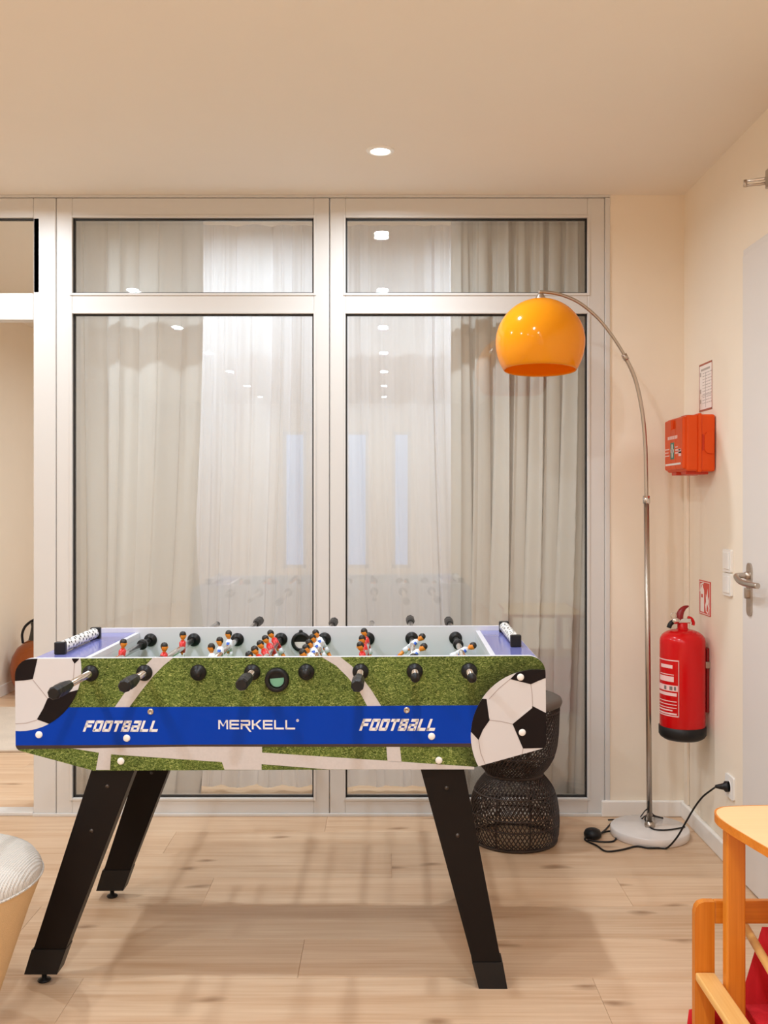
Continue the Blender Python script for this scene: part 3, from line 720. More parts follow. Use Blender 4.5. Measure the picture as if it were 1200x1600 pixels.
# team, front end y, rear end y, grip side, lean (deg, + = head to the right), players y, bumpers y
yo = 2.90
RODS = [('r', 2.30, 3.36, 'f', 8, [2.87], [3.10], 1),
        ('r', 2.385, 3.62, 'f', 4, [3.03, 2.79], [2.755], 1),
        ('b', 2.555, 3.72, 'b', -4, [3.05, 2.90, 2.77], [2.72], -1),
        ('r', 2.40, 3.36, 'f', -30, [3.09, 2.97, 2.86, 2.75, 2.65], [], -1),
        ('b', 2.545, 3.675, 'b', -32, [3.10, 2.99, 2.88, 2.78, 2.69], [], -1),
        ('r', 2.375, 3.625, 'f', -14, [3.09, 2.93, 2.79], [2.74], -1),
        ('b', 2.475, 3.735, 'b', 52, [3.06, 2.85], [2.775], 1),
        ('b', 2.465, 3.68, 'b', 64, [2.91], [3.06], 1)]
for i, (team, ya, yb, side, lean, pys, bys, face) in enumerate(RODS):
    x = lx(147 + 84.6 * i)
    if i: share('bushing', bm_out.data, tbl, (x, -HY - .0005, ZR))
    if bin_me is None:
        o = bushing(0, 0, None, True).build('bushing', M['black'], tbl, (x, yi - .0, ZR)); bin_me = o.data
    else: share('bushing', bin_me, tbl, (x, yi, ZR))
    share('bushing', bm_out.data, tbl, (x, HY + .0005, ZR), (0, 0, PI)); share('bushing', bm_out.data, tbl, (x, -yi, ZR), (0, 0, PI))
    y0_, y1_ = ya - yo, yb - yo
    GL = .115
    rodm = MB().tube([(0, y0_ + (.03 if side == 'f' else 0.004), 0), (0, y1_ - (.004 if side == 'f' else .03), 0)], .0088, 14)
    rod = rodm.build('rod', M['chrome'], tbl, (x, 0, ZR), (0, math.radians(lean), 0))
    if side == 'f':
        grip(MB(), 0, y0_ + GL, y0_).build('handle', M['black'], rod)
        MB().lathe([(0, 0), (.0085, 0), (.0095, .008), (.0082, .018)], 14, mx=Matrix.Translation((0, y1_, 0)) @ RX).build('end_cap', M['black'], rod)
    else:
        grip(MB(), 0, y1_ - GL, y1_).build('handle', M['black'], rod)
        MB().lathe([(0, 0), (.010, .002), (.0125, .010), (.0115, .022), (.0085, .030)], 14, mx=Matrix.Translation((0, y0_, 0)) @ Matrix.Rotation(-PI / 2, 4, 'X')).build('end_cap', M['black'], rod)
    for yy in bys:
        MB().lathe([(.0078, -.011), (.0155, -.011), (.0165, -.006), (.0165, .006), (.0155, .011), (.0078, .011)], 18, mx=Matrix.Translation((0, yy - yo, 0)) @ RX).build('bumper', M['black'], rod)
    for yy in pys:
        if team not in pl_me:
            m, mats = player_mesh(team); o = m.build('player', mats, rod, (0, yy - yo, 0), (0, 0, 0 if face > 0 else PI)); pl_me[team] = o.data
        else: o = share('player', pl_me[team], rod, (0, yy - yo, 0), (0, 0, 0 if face > 0 else PI))
# ball entry cups
x, z = L2(439.5, 1062)
cup = MB().lathe([(.0215, .012), (.0255, .014), (.0315, .010), (.0325, 0), (.0225, -.002)], 36, mx=RX).build('ball_entry_ring', M['black'], tbl, (x, -HY - .0005, z))
MB().lathe([(0, .001), (.0225, .001)], 28, mx=RX).build('ring_recess', M['black'], cup)
cardp = [(.0185 * math.cos(a), .0185 * math.sin(a)) for a in [math.radians(t) for t in range(180, 361, 15)]] + [(.0185, .006), (-.0185, .003)]
MB().prism(cardp, -.0035, -.002, 'y').build('mint_card', M['mint'], cup)
xi = lx(147 + 84.6 * 3) + .066
cup2 = MB().lathe([(.0215, .012), (.0255, .014), (.0315, .010), (.0325, 0), (.0225, -.002)], 36, mx=RX).build('ball_entry_ring', M['black'], tbl, (xi, yi, .833))
MB().lathe([(0, .001), (.0225, .001)], 28, mx=RX).build('ring_recess', M['black'], cup2)
MB().lathe([(.0, .004), (.006, .003), (.0065, 0)], 12, mx=RX).build('ring_lug', M['black'], cup2, (0, -.004, .034))
cardp = [(.021 * math.cos(a), .021 * math.sin(a)) for a in [math.radians(t) for t in range(180, 361, 15)]]
MB().prism(cardp, -.0035, -.002, 'y').build('white_card', M['paper'], cup2)

# legs
def leg(top0, top1, bot0, bot1, ztop, zbot, yc, th, foot):
    """front outline (x) at top and bottom, thickness th along y"""
    zs = zbot + (.066 if not foot else .092); zb = zbot + (.030 if foot else 0)
    f = lambda z: ((top0 + (bot0 - top0) * (ztop - z) / (ztop - zb)), (top1 + (bot1 - top1) * (ztop - z) / (ztop - zb)))
    a, b = f(zs), f(zb)
    lo = MB().prism([(top0, ztop), (top1, ztop), (a[1], zs), (a[0], zs)], yc - th / 2, yc + th / 2, 'y').build('leg', M['blackwood'], tbl)
    e = .003
    MB().prism([(a[0] - e, zs + .004), (a[1] + e, zs + .004), (b[1] + e, zb), (b[0] - e, zb)], yc - th / 2 - e, yc + th / 2 + e, 'y').build('leg_shoe', M['black'], lo)
    if foot:
        cxm = (b[0] + b[1]) / 2
        MB().lathe([(0, 0), (.016, 0), (.018, .003), (.016, .006), (.007, .010), (.006, .033), (0, .033)], 20, mx=Matrix.Translation((cxm, yc, zbot))).build('foot', M['black'], lo)
    for t in (.20, .39):
        z = ztop - (ztop - zb) * t; q = f(z)
        MB().lathe([(0, .003), (.0042, .0026), (.0058, 0)], 14, mx=at((q[0] + q[1]) / 2, yc - th / 2, z)).build('bolt', M['dark_bolt'], lo)
zt = .661
tanr = math.tan(-TR)
def zb_(x): return -x * tanr
for yc, ro in ((-.275, 0), (.2865, .018)):
    leg(-.480 + ro, -.359 + ro, -.688 + ro, -.606 + ro, zt, zb_(-.645), yc, .05, True)
    leg(.3495, .4715, .5243, .5942, zt, zb_(.56), yc, .05, False)

# ------------------------------------------------------------------ arc lamp
LB = Vector((1.022, 3.785, 0))
lamp = thing('arc_floor_lamp', 'arc floor lamp with orange globe shade and round white marble base', 'floor lamp', LB)
def LP(px, py, Y): return wp(px, py, Y) - LB
MB().lathe([(0, 0), (.146, 0), (.149, .004), (.149, .030), (.145, .034), (0, .034)], 56).build('base', M['marble'], lamp)
jp = LP(1010, 782, 3.78)
MB().tube([(0, 0, .034), jp], .0105, 14).build('pole', M['steel'], lamp)
MB().lathe([(.0105, .0), (.02, 0), (.02, .012), (.0115, .02)], 18, mx=Matrix.Translation((0, 0, .034))).build('pole_foot', M['steel'], lamp)
MB().tube([jp + Vector((0, 0, -.012)), jp + Vector((0, 0, .018))], [.0135, .0135], 14).build('collar', M['chrome'], lamp)
arc_px = [(1010, 778, 3.78), (1009.5, 740, 3.78), (1008, 690, 3.775), (1003, 640, 3.765), (993, 594, 3.755), (977, 558, 3.74), (958, 527, 3.725), (934, 497, 3.71), (905, 473, 3.69), (878, 461, 3.67), (858, 457, 3.66), (842, 456, 3.65)]
pts = smooth_path([LP(*p) for p in arc_px], 6)
arc = MB().tube(pts, [.0078 if i < 30 else .0062 for i in range(len(pts))], 12).build('arc_arm', M['steel'], lamp)
j2 = pts[30]; dj = (pts[31] - pts[29]).normalized()
MB().tube([j2 - dj * .012, j2 + dj * .012], .0105, 12).build('arm_joint', M['steel'], arc)
sc_ = LP(844, 534, 3.65); R_ = .1655
pxm = 3.65 / F
outer = []
for i in range(19):
    a = PI / 2 * i / 18; outer.append((R_ * math.sin(a), 67.5 * pxm * math.cos(a)))
for i in range(1, 12):
    zz = -45 * pxm * i / 11; b_ = 77 * pxm; outer.append((R_ * math.sqrt(1 - (zz / b_) ** 2), zz))
outer[0] = (.012, outer[0][1])
inner = [(max(r_ - .003, .012), z_ - (.003 if i < 12 else 0)) for i, (r_, z_) in enumerate(outer)]
sh = MB().lathe(outer + inner[::-1], 64, close=True).build('lamp_shade', M['shade'], lamp, sc_, (math.radians(-3.0), math.radians(1.0), 0))
MB().lathe([(0, .026), (.008, .026), (.011, .018), (.019, .004), (.021, -.004), (0, -.004)], 24, mx=Matrix.Translation((0, 0, 67.5 * pxm))).build('shade_cap', M['steel'], sh)
MB().tube([(0, 0, .145), (0, 0, .08)], .017, 16).lathe([(0, -.045), (.018, -.038), (.029, -.015), (.026, .008), (.014, .03)], 20, mx=Matrix.Translation((0, 0, .055))).build('bulb_holder', M['white_plastic'], sh)
# cable
def FL(px, py, dz=.004):
    Y = (H - dz) * F / (py - CY); return wp(px, py, Y) - LB
def BASE(px, py): return FL(px, py, .038)
plugw = rw(1141, 1229)
p_plug = Vector((XR - .05, plugw.y, plugw.z)) - LB
cab = [p_plug, LP(1112, 1234, 3.52), LP(1098, 1245, 3.54), LP(1085, 1262, 3.56), LP(1072, 1284, 3.58), LP(1058, 1308, 3.60), FL(1042, 1325, .006), FL(1028, 1325), FL(1012, 1325), FL(994, 1322.5), FL(970, 1328), FL(947, 1330), FL(932, 1321), FL(914, 1312), FL(920, 1306, .012)]
MB().tube(smooth_path(cab, 8), .0034, 8).build('power_cord', M['black'], lamp)
cab2 = [FL(932, 1306, .012), FL(944, 1300), FL(956, 1299), FL(963, 1306), FL(959, 1314), FL(945, 1315.5), FL(928, 1314), FL(918, 1312)]
MB().tube(smooth_path(cab2, 8), .0034, 8).build('power_cord', M['black'], lamp)
cab3 = [FL(936, 1304, .012), FL(946, 1296), FL(955, 1286), FL(961, 1281), FL(950, 1281)]
MB().tube(smooth_path(cab3, 8), .003, 8).build('power_cord', M['black'], lamp)
cab4 = [LP(1013, 1252, 3.775), LP(1013, 1268, 3.772), BASE(1008, 1279), BASE(1012, 1288), BASE(1020, 1295), BASE(1036, 1297), BASE(1056, 1295), BASE(1070, 1292)]
MB().tube(smooth_path(cab4, 8), .003, 8).build('power_cord', M['black'], lamp)
tie = [BASE(1001, 1276), LP(1012, 1264, 3.77), BASE(1022, 1274), BASE(1036, 1278), BASE(1012, 1274), BASE(1003, 1279)]
MB().tube(smooth_path(tie, 6), .0026, 6).build('cord_tie', M['black'], lamp)
sw = FL(926, 1309, 0)
MB().lathe([(0, .0), (.026, 0), (.033, .008), (.034, .018), (.028, .030), (.015, .036), (0, .037)], 24).build('foot_switch', M['black'], lamp, sw)
plm = Matrix.Translation(Vector((XR - .008, plugw.y, plugw.z)) - LB) @ Matrix.Rotation(-PI / 2, 4, 'Y')
MB().lathe([(0, 0), (.019, 0), (.019, .010), (.012, .016), (.009, .030), (.0055, .045), (0, .045)], 20, mx=plm).build('plug', M['black'], lamp)

# ------------------------------------------------------------------ right wall fittings
def wall_thing(name, label, cat, px, py):
    p = rw(px, py); return thing(name, label, cat, (XR, p.y, p.z))
sk = wall_thing('wall_socket', 'white square wall socket with the lamp plug in it', 'socket', 1142.5, 1229)
MB().prism(rrect(-.040, -.040, .040, .040, .006), -.008, -.0003, 'x').build('socket_plate', M['white_plastic'], sk)
MB().lathe([(0, .0), (.018, 0), (.0195, .0015), (.0215, .0015), (.022, 0)], 24, mx=Matrix.Translation((-.008, 0, 0)) @ Matrix.Rotation(-PI / 2, 4, 'Y')).build('socket_ring', M['base'], sk)
for nm, py, lab in (('upper', 876, 'white wall light switch left of the door handle, upper one'), ('lower', 913, 'white wall light switch left of the door handle, lower one')):
    s_ = wall_thing('light_switch', lab, 'switch', 1139, py)
    s_['group'] = 'switches beside the door'
    MB().prism(rrect(-.041, -.0405, .041, .0405, .006), -.009, -.0003, 'x').build('switch_plate', M['white_plastic'], s_)
    MB().box((-.0135, -.030, -.030), (-.009, .030, .030), .002).build('rocker', M['white_plastic'], s_)

# poster
p0 = rw(1093.5, 571); p1 = rw(1113.5, 562); zb0 = rw(1093.5, 644).z
po = thing('notice', 'white notice with red border pinned above the orange first aid case', 'notice', (XR, (p0.y + p1.y) / 2, zb0))
hw = abs(p0.y - p1.y) / 2; hh = (p0.z + p1.z) / 2 - zb0
MB().box((-.002, -hw, 0), (-.0004, hw, hh)).build('sheet', M['paper'], po)
b_ = MB()
for q in ((-hw, 0, -hw + .004, hh), (hw - .004, 0, hw, hh), (-hw, 0, hw, .006), (-hw, hh - .007, hw, hh)): b_.box((-.0026, q[0], q[1]), (-.0019, q[2], q[3]))
b_.build('border', M['red_ink'], po)
t = MB(); rn = random.Random(5)
t.box((-.0025, -hw + .025, hh - .028), (-.0019, hw - .02, hh - .02))
for row in range(11):
    z = hh - .04 - row * .0115; yy = hw - .04
    while yy > -hw + .012:
        l = .008 + rn.random() * .02
        t.box((-.0024, yy - l, z), (-.0019, yy, z + .0028)); yy -= l + .006
for z in (.135, .07, .03): t.box((-.0026, hw - .022, z), (-.0019, hw - .009, z + .016))
t.box((-.0025, -hw + .01, .058), (-.0019, hw - .03, .060)); t.box((-.0025, -.003, .012), (-.0019, .0, hh - .04))
t.build('printed_text', M['pale_ink'], po)
# fire extinguisher sign
s0, s1 = rw(1093.5, 905), rw(1111, 910)
sz = abs(s0.y - s1.y) / 2; zc_ = (rw(1093.5, 905).z + rw(1093.5, 958.5).z) / 2
sg = thing('fire_sign', 'red square fire extinguisher sign on the wall above the extinguisher', 'sign', (XR, (s0.y + s1.y) / 2, zc_))
MB().box((-.003, -sz, -sz), (-.0004, sz, sz), .0005).build('sign_plate', M['sign_red'], sg)
ym = lambda u: sz - u * 2 * sz          # u 0..1 from left in the photograph
def sp(polys, nm, m='paper', d=.0036):
    mb = MB()
    for p in polys: mb.prism([(ym(u), -sz + v * 2 * sz) for u, v in p], -d, -.0029, 'x')
    return mb.build(nm, M[m], sg)
b_ = [bar(.03, .03, .97, .05), bar(.03, .95, .97, .97), bar(.03, .03, .05, .97), bar(.95, .03, .97, .97)]
sp(b_, 'sign_border')
sp([[(.14, .08), (.46, .08), (.46, .72), (.38, .80), (.22, .80), (.14, .72)], bar(.25, .80, .36, .86), [(.2, .86), (.42, .90), (.40, .95), (.2, .90)], [(.14, .9), (.2, .9), (.12, .66), (.08, .66)]], 'extinguisher_pictogram')
sp([bar(.22, .50, .36, .60)], 'pictogram_window', 'sign_red', .0042)
sp([[(.62, .12), (.82, .06), (.92, .24), (.86, .34), (.90, .56), (.80, .44), (.78, .78), (.68, .52), (.62, .62), (.64, .40), (.56, .30)]], 'flame_pictogram')
sp([[(.70, .14), (.80, .12), (.84, .24), (.76, .34), (.72, .26)]], 'flame_core', 'sign_red', .0042)

# first aid case
kx0, kx1 = XR - .120, XR - .004
ky0, ky1 = 3.625, 3.885
kz0, kz1 = 1.405, 1.618
kit = thing('first_aid_case', 'orange plastic first aid case hung on the right wall', 'first aid case', (XR, (ky0 + ky1) / 2, kz0))
kw = (ky1 - ky0) / 2; khh = kz1 - kz0; kd = .122
MB().box((-.060, -kw, 0), (-.004, kw, khh), .008, seg=3).build('case_back', M['kit'], kit)
lid = MB()
lid.box((-kd + .012, -kw + .003, .002), (-.062, kw - .003, khh - .002), .008, seg=3)
lid.box((-kd, -kw + .012, .010), (-kd + .03, -.028, khh - .008), .007, seg=3); lid.box((-kd, .028, .010), (-kd + .03, kw - .012, khh - .008), .007, seg=3)
lid.box((-kd, -.035, .010), (-kd + .03, .035, khh - .045), .007, seg=3)
lid = lid.build('case_lid', M['kit'], kit)
MB().box((-.068, -kw - .004, -.002), (-.056, kw + .004, khh + .003), .002).build('seam_flange', M['kit'], kit)
MB().box((-.085, -.03, khh - .006), (-.055, .03, khh + .006), .003).build('carry_handle', M['kit_dark'], kit)
for s_ in (-1, 1):
    q = [(-.012, .065), (-.036, .068), (-.046, .080), (-.046, .135), (-.036, .147), (-.012, .150)]
    MB().prism([(u, v) for u, v in q], s_ * (kw + .0), s_ * (kw + .007), 'y').build('clip', M['kit'], kit)
    MB().prism([(-.052, .078), (-.046, .080), (-.046, .135), (-.052, .138)], s_ * kw, s_ * (kw + .0035), 'y').build('clip_shadow_gap', M['kit_dark'], kit)
for yy in (-.07, .05): MB().box((-.105, yy - .03, -.010), (-.02, yy + .03, .003), .002).build('case_foot', M['kit_dark'], kit)
def kp(rects, nm, m):
    mb = MB()
    for (u0, v0, u1, v1) in rects: mb.box((-kd - .0006, kw - u0 * 2 * kw, v0 * khh), (-kd + .001, kw - u1 * 2 * kw, v1 * khh))
    return mb.build(nm, M[m], lid)
kp([(.22, .60, .30, .66), (.32, .60, .38, .66), (.40, .60, .46, .66), (.48, .60, .54, .66), (.56, .60, .62, .66), (.64, .60, .70, .66)], 'lettering', 'label_white')
kp([(.36, .24, .54, .54)], 'emblem', 'green_ink'); 
mbk = MB()
for (u0, v0, u1, v1) in [(.43, .27, .47, .51), (.38, .36, .52, .42)]: mbk.box((-kd - .001, kw - u0 * 2 * kw, v0 * khh), (-kd, kw - u1 * 2 * kw, v1 * khh))
mbk.build('emblem_cross', M['letter'], lid)
kp([(.08, .42, .30, .44), (.08, .36, .26, .38), (.08, .30, .30, .32), (.60, .44, .72, .46), (.60, .38, .86, .41), (.60, .33, .88, .36), (.76, .28, .88, .40)], 'small_print', 'label_white')
kp([(.10, .13, .86, .165)], 'lettering', 'letter')

# fire extinguisher
EX = Vector((1.130, 3.722, .392))
ex = thing('fire_extinguisher', 'red fire extinguisher with black base hung on the wall beside the arc lamp', 'fire extinguisher', EX)
r_ = .0845
prof = [(0, .036), (r_ - .002, .036), (r_, .04), (r_, .370)]
for i in range(1, 11):
    a = PI / 2 * i / 10; prof.append((.022 + (r_ - .022) * math.cos(a), .370 + .044 * math.sin(a)))
prof += [(.022, .418), (0, .418)]
MB().lathe(prof, 48).build('cylinder', M['red_gloss'], ex)
MB().lathe([(0, 0), (.070, 0), (.082, .008), (r_ + .0035, .018), (r_ + .0035, .048), (r_ + .0005, .050)], 48).build('base_cap', M['black'], ex)
nk = MB().lathe([(.0195, 0), (.0195, .022), (.016, .026), (0, .026)], 24, mx=Matrix.Translation((0, 0, .414))).build('valve_neck', M['red_gloss'], ex)
MB().box((-.028, -.014, .438), (.030, .014, .456), .004).build('valve_body', M['chrome'], ex)
lev = smooth_path([(-.012, 0, .450), (-.011, 0, .466), (-.004, 0, .484), (.008, 0, .497), (.024, 0, .503)], 6)
MB().tube(lev, [.0125 * (1 - (i / (len(lev) - 1)) ** 2.2) + .002 for i in range(len(lev))], 10).build('lever', M['red_dark'], ex)
MB().tube(smooth_path([(.02, 0, .46), (.034, 0, .455), (.042, 0, .44), (.04, 0, .43)], 5), .006, 10).build('carry_grip', M['red_gloss'], ex)
MB().tube([( -.037 + .011 * math.cos(a), -.012, .468 + .011 * math.sin(a)) for a in [2 * PI * i / 20 for i in range(21)]], .0014, 6, cap=False).build('safety_pin_ring', M['chrome'], ex)
MB().lathe([(0, .01), (.012, .008), (.013, 0)], 16, mx=Matrix.Translation((-.03, -.014, .449)) @ RX).build('gauge', M['chrome'], ex)
MB().tube(smooth_path([(-.03, 0, .446), (-.045, .0, .436), (-.052, .0, .42)], 5), .009, 10).build('hose_outlet', M['black'], ex)
def exlabel(polys, nm, m, dr=.0008, a_mid=math.radians(208)):
    """polys in (u metres around, z)"""
    mb = MB()
    for (u0, z0, u1, z1) in polys:
        n = max(1, int(abs(u1 - u0) / .006)); vs = []; fs = []
        for i in range(n + 1):
            a = a_mid + (u0 + (u1 - u0) * i / n) / r_
            for z in (z0, z1): vs.append(((r_ + dr) * math.cos(a), (r_ + dr) * math.sin(a), z))
        for i in range(n): fs.append([2 * i, 2 * i + 2, 2 * i + 3, 2 * i + 1])
        mb.add(vs, fs, 0, True)
    return mb.build(nm, M[m], ex)
lw_ = .055
exlabel([(-lw_, .095, lw_, .099), (-lw_, .303, lw_, .307), (lw_ - .003, .095, lw_, .307), (-lw_, .095, -lw_ + .003, .307)], 'label_border', 'label_white')
exlabel([(-.03, .275, .03, .288), (-.035, .250, .035, .253), (-.04, .225, .035, .245), (-.05, .19, .05, .212), (-.05, .172, .046, .184), (-.05, .150, .046, .153), (-.05, .138, .046, .141), (-.05, .126, .046, .129), (-.05, .115, .03, .120), (-.05, .102, .046, .108)], 'label_print', 'label_white')
exlabel([(-.008, .194, .004, .208), (.018, .194, .030, .208), (.036, .194, .044, .208)], 'label_pictogram', 'ink', .0014)
MB().box((.0855, -.02, .10), (.0962, .02, .345), .002).build('wall_bracket', M['red_dark'], ex)
MB().box((.080, -.03, .27), (.0964, .03, .295), .002).build('bracket_strap', M['steel'], ex)

# door and closer
dy1 = (XR - .016) * F / (1160 - CX); dz1 = H + (CY - 391) / F * dy1
door = thing('door_1', 'white door in the right wall with steel lever handle', 'door', (XR, dy1, 0), kind='structure')
MB().box((-.014, -.93, .004), (-.0005, 0, dz1), .003).build('door_frame', M['door'], door)
MB().box((-.020, -.90, .006), (-.0145, -.012, dz1 - .025), .002).build('door_leaf', M['door'], door)
hy = (XR - .03) * F / (1167.5 - CX) - dy1
dh = MB().prism(rrect(-.021, -.088, .021, .088, .0205, 8), -.026, -.0195, 'x').build('door_handle', M['steel'], door, (0, hy, H - (921 - CY) / F * (dy1 + hy)))
MB().tube(smooth_path([(-.02, .0, .046), (-.058, 0, .046), (-.070, -.012, .042), (-.071, -.05, .030), (-.066, -.10, .026), (-.052, -.150, .024)], 6), .0095, 14).build('lever', M['steel'], dh)
MB().lathe([(0, .012), (.012, .012), (.013, 0)], 18, mx=Matrix.Translation((-.026, 0, .046)) @ Matrix.Rotation(-PI / 2, 4, 'Y')).build('rose', M['steel'], dh)
MB().prism(rrect(-.0075, -.030, .0075, .006, .007), -.038, -.025, 'x').build('lock_cylinder', M['steel'], dh)
clo = thing('door_closer', 'silver door closer arm sticking out above the white door', 'door closer', (XR, 3.08, 2.30))
MB().box((-.040, -.30, -.030), (-.0005, -.02, .030), .004).build('closer_body', M['steel'], clo)
a0 = Vector((-.098, .004, -.002))
MB().tube([a0 + Vector((.004, 0, .006)), a0 + Vector((.05, -.004, .011)), (-.010, -.03, .006)], [.004, .0055, .006], 8).build('closer_arm', M['chrome'], clo)
MB().tube([a0 + Vector((0, 0, -.008)), a0 + Vector((.05, -.004, -.005)), (-.010, -.03, -.006)], [.0035, .0045, .006], 8).build('closer_arm', M['steel'], clo)
MB().tube([a0 + Vector((.006, 0, -.012)), a0 + Vector((.006, 0, .010))], .0055, 10).build('arm_pivot', M['steel'], clo)

# ------------------------------------------------------------------ woven stool
SB = Vector((.492, 3.745, 0))
st = thing('woven_stool', 'dark woven hourglass stool standing behind the right table leg', 'stool', SB)
sprof = [(.158, .004), (.166, .03), (.169, .075), (.167, .12), (.160, .165), (.145, .205), (.125, .232), (.106, .252), (.108, .262), (.128, .284), (.148, .318), (.160, .36), (.166, .41), (.168, .46), (.170, .50), (.172, .525)]
def sint(t):
    x = t * (len(sprof) - 1); i = min(int(x), len(sprof) - 2); f = x - i
    return (sprof[i][0] * (1 - f) + sprof[i + 1][0] * f, sprof[i][1] * (1 - f) + sprof[i + 1][1] * f)
wv = MB(); NW = 64; SEG = 46
for d in (-1, 1):
    for q in range(NW):
        pts = []
        for i in range(SEG + 1):
            t = i / SEG; rr, zz = sint(t); a = 2 * PI * q / NW + d * t * 2.6; rr += .0012 * d
            pts.append((rr * math.cos(a), rr * math.sin(a), zz))
        wv.tube(pts, .0023, 4, cap=False, smooth=False)
o = wv.build('woven_wall', M['wire'], st); o['kind'] = 'stuff'
rb = MB()
for (rr, zz, tr) in [(.159, .006, .006), (.169, .075, .003), (.168, .115, .003), (.152, .19, .003), (.1065, .256, .006), (.155, .34, .003), (.171, .5, .003)]:
    rb.tube([(rr * math.cos(a), rr * math.sin(a), zz) for a in [2 * PI * i / 48 for i in range(49)]], tr, 6, cap=False)
for kk in range(8):
    a = 2 * PI * (kk + .3) / 8; rb.tube([((sint(i / 30)[0] - .004) * math.cos(a), (sint(i / 30)[0] - .004) * math.sin(a), sint(i / 30)[1]) for i in range(31)], .0035, 5)
rb.build('frame_hoops', M['wire'], st)
MB().lathe([(0, .515), (.168, .515), (.178, .520), (.182, .532), (.178, .545), (.165, .552), (0, .552)], 48).build('seat', M['stool_seat'], st)

# ------------------------------------------------------------------ children's table and chair at the right edge
kt = thing('childrens_table', 'low wooden table with pale top and rounded corner at the right edge', 'table', (.95, 1.85, 0))
def KT(x, y_): return (x - .95, y_ - 1.85)
zt_ = .611; zt0 = zt_ - .019
edge = smooth_path([(1.212, 2.195, 0), (.90, 2.196, 0), (.775, 2.188, 0), (.735, 2.170, 0), (.718, 2.13, 0), (.720, 2.07, 0), (.737, 1.98, 0), (.755, 1.88, 0), (.76, 1.70, 0), (.765, 1.55, 0), (.80, 1.50, 0), (1.212, 1.49, 0)], 6)
poly = [KT(p.x, p.y) for p in edge]
MB().prism(poly, zt0, zt_ - .001, 'z').build('tabletop', M['birch_x'], kt)
ctr = Vector((sum(p[0] for p in poly) / len(poly), sum(p[1] for p in poly) / len(poly)))
ins = [tuple(ctr + (Vector(p) - ctr) * .972) for p in poly]
MB().prism(ins, zt_ - .001, zt_, 'z').build('top_laminate', M['maple'], kt)
for (x, y_) in ((.754, 2.115), (1.16, 2.115), (.80, 1.56), (1.16, 1.56)):
    a = KT(x, y_); MB().box((a[0] - .0205, a[1] - .015, 0), (a[0] + .0205, a[1] + .015, zt0), .004).build('leg', M['birch'], kt)
kc = thing('childrens_chair', 'small wooden armchair with red canvas pushed under the low table', 'chair', (.90, 2.0, 0))
def C_(x, y_, z): return (x - .90, y_ - 2.0, z)
xa, xb = .6865, .7305
for xo, nm in ((xa, 0), (1.150, 1)):
    x0_, x1_ = (xa, xb) if nm == 0 else (1.150, 1.194)
    pr = rrect(x0_ - .90, 0, x1_ - .90, .402, .012, 5)
    if nm == 0: pr = [(x0_ - .90, 0), (x1_ - .90, 0), (x1_ - .90, .402), (x0_ - .90 + .022, .402), (x0_ - .90 + .010, .398), (x0_ - .90 + .003, .389), (x0_ - .90, .376)]
    MB().prism(pr, 2.17 - 2.0, 2.19 - 2.0, 'y').build('back_post', M['birch'], kc)
    MB().box(C_(x0_, 1.74, .0), C_(x1_, 1.762, .228), .003).build('front_post', M['birch'], kc)
    MB().box(C_(x0_, 1.735, .229), C_(x1_, 2.1695, .247), .004).build('armrest', M['birch_y'], kc)
MB().box(C_(xb + .0005, 2.172, .352), C_(1.1495, 2.188, .4035), .003).build('back_rail', M['birch_x'], kc)
MB().box(C_(xb + .0005, 2.172, .03), C_(1.1495, 2.188, .07), .003).build('lower_rail', M['birch_x'], kc)
MB().tube([C_(.800, 2.172, .345), C_(.800, 1.76, .265)], .0095, 14).build('dowel', M['birch_y'], kc)
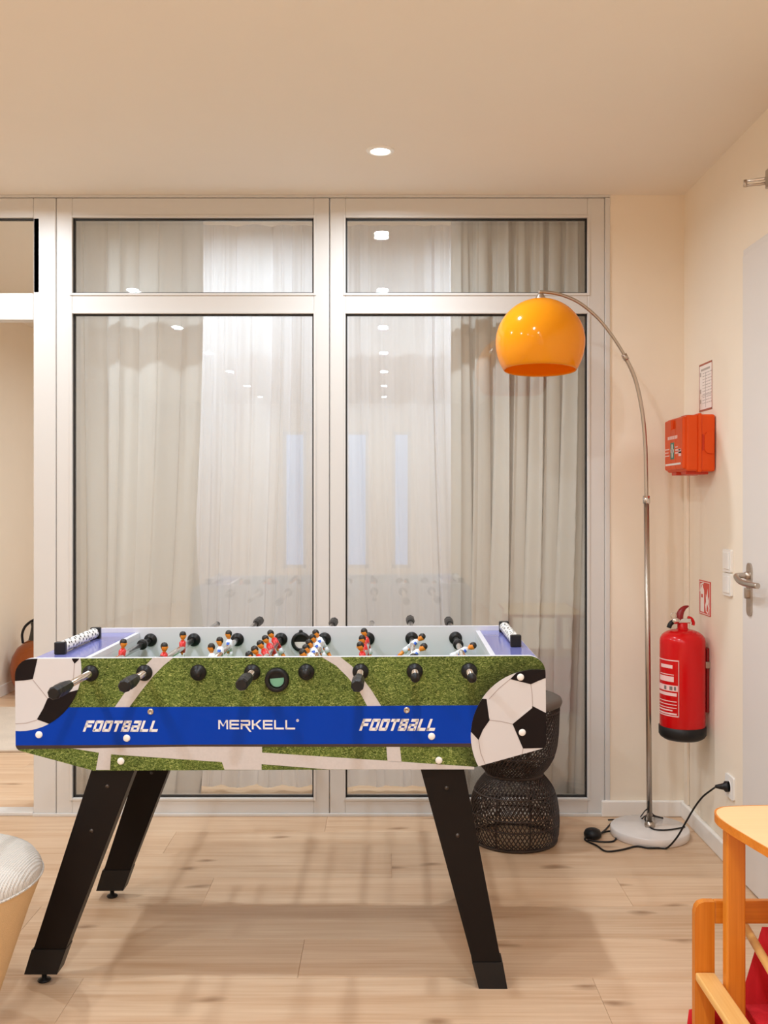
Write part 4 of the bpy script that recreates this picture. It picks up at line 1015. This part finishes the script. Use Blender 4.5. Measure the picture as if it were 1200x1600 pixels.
# red canvas: back sheet, sling seat, side flap
def sheet(name, rows, th=.004):
    n = len(rows[0]); vs = []; fs = []
    for r_0 in rows: vs += [Vector(p) for p in r_0]
    m = len(rows)
    for i in range(m - 1):
        for j in range(n - 1): fs.append([i * n + j, i * n + j + 1, (i + 1) * n + j + 1, (i + 1) * n + j])
    o = MB().add(vs, fs, 0, True).build(name, M['red_fabric'], kc)
    md = o.modifiers.new('thickness', 'SOLIDIFY'); md.thickness = th; return o
sheet('back_canvas', [[C_((.834 - .30 * (.349 - zz)) * (1 - j / 8) + 1.14 * j / 8, 2.166 - .010 * math.sin(PI * j / 8), zz) for j in range(9)] for zz in [.10 + .249 * i / 6 for i in range(7)]])
sheet('seat_canvas', [[C_(.790 + .355 * j / 8, 1.78 + .37 * i / 8, .165 - .03 * math.sin(PI * j / 8) * math.sin(PI * i / 8) + .02 * i / 8) for j in range(9)] for i in range(9)])
MB().box((-.155, -.13, -.055), (.155, .10, .055), .045, seg=5).build('seat_cushion', M['red_fabric'], kc, (.078, .005, .250), (math.radians(14), 0, 0))
sheet('skirt_canvas', [[C_(.668 + .47 * j / 10 + (.016 * i / 4 if j == 0 else 0), 2.205 + .012 * math.sin(j), .02 + .125 * i / 4) for j in range(11)] for i in range(5)])

# ------------------------------------------------------------------ upholstered stool at the left edge
pf = thing('upholstered_stool', 'tapered cream woven upholstered stool cut off by the left edge', 'stool', (-1.115, 2.375, 0))
top = [(0, .425), (.10, .4245), (.18, .422), (.225, .416), (.250, .405), (.262, .388), (.265, .372)]
sd = [(.2645, .371), (.258, .35), (.235, .29), (.205, .20), (.172, .10), (.150, .03), (.147, .0), (0, 0)]
MB().lathe(top + [(.262, .366)], 56).build('seat_pad', M['boucle'], pf)
MB().lathe(sd, 56).build('tapered_side', M['tan_fabric'], pf)
MB().tube([(.2655 * math.cos(a), .2655 * math.sin(a), .371) for a in [2 * PI * i / 56 for i in range(57)]], .003, 6, cap=False).build('piping', M['boucle'], pf)

# ------------------------------------------------------------------ next room
rg = MB().box((-.85, -.53, 0.0005), (.85, .53, .014), .005).build('rug', M['rug'], None, (-1.62, 5.57, 0)); tag(rg, 'cream patterned rug on the floor beyond the doorway', 'rug')
vz = thing('amber_vase', 'round amber glass vase with dark neck and loop handle beyond the doorway', 'vase', (-2.36, 6.62, 0))
MB().lathe([(0, .0), (.10, 0), (.14, .03), (.170, .10), (.178, .18), (.165, .25), (.13, .31), (.085, .345), (.06, .36)], 40).build('vase_body', M['amber'], vz)
MB().lathe([(.062, .352), (.05, .40), (.042, .45), (.048, .48), (.030, .48), (.030, .36)], 24).build('neck', M['green_dark'], vz)
hl = smooth_path([(-.10, 0, .335), (-.105, 0, .40), (-.075, 0, .46), (0, 0, .50), (.075, 0, .46), (.105, 0, .40), (.10, 0, .335)], 6)
MB().tube(hl, .009, 8).build('handle', M['black'], vz)
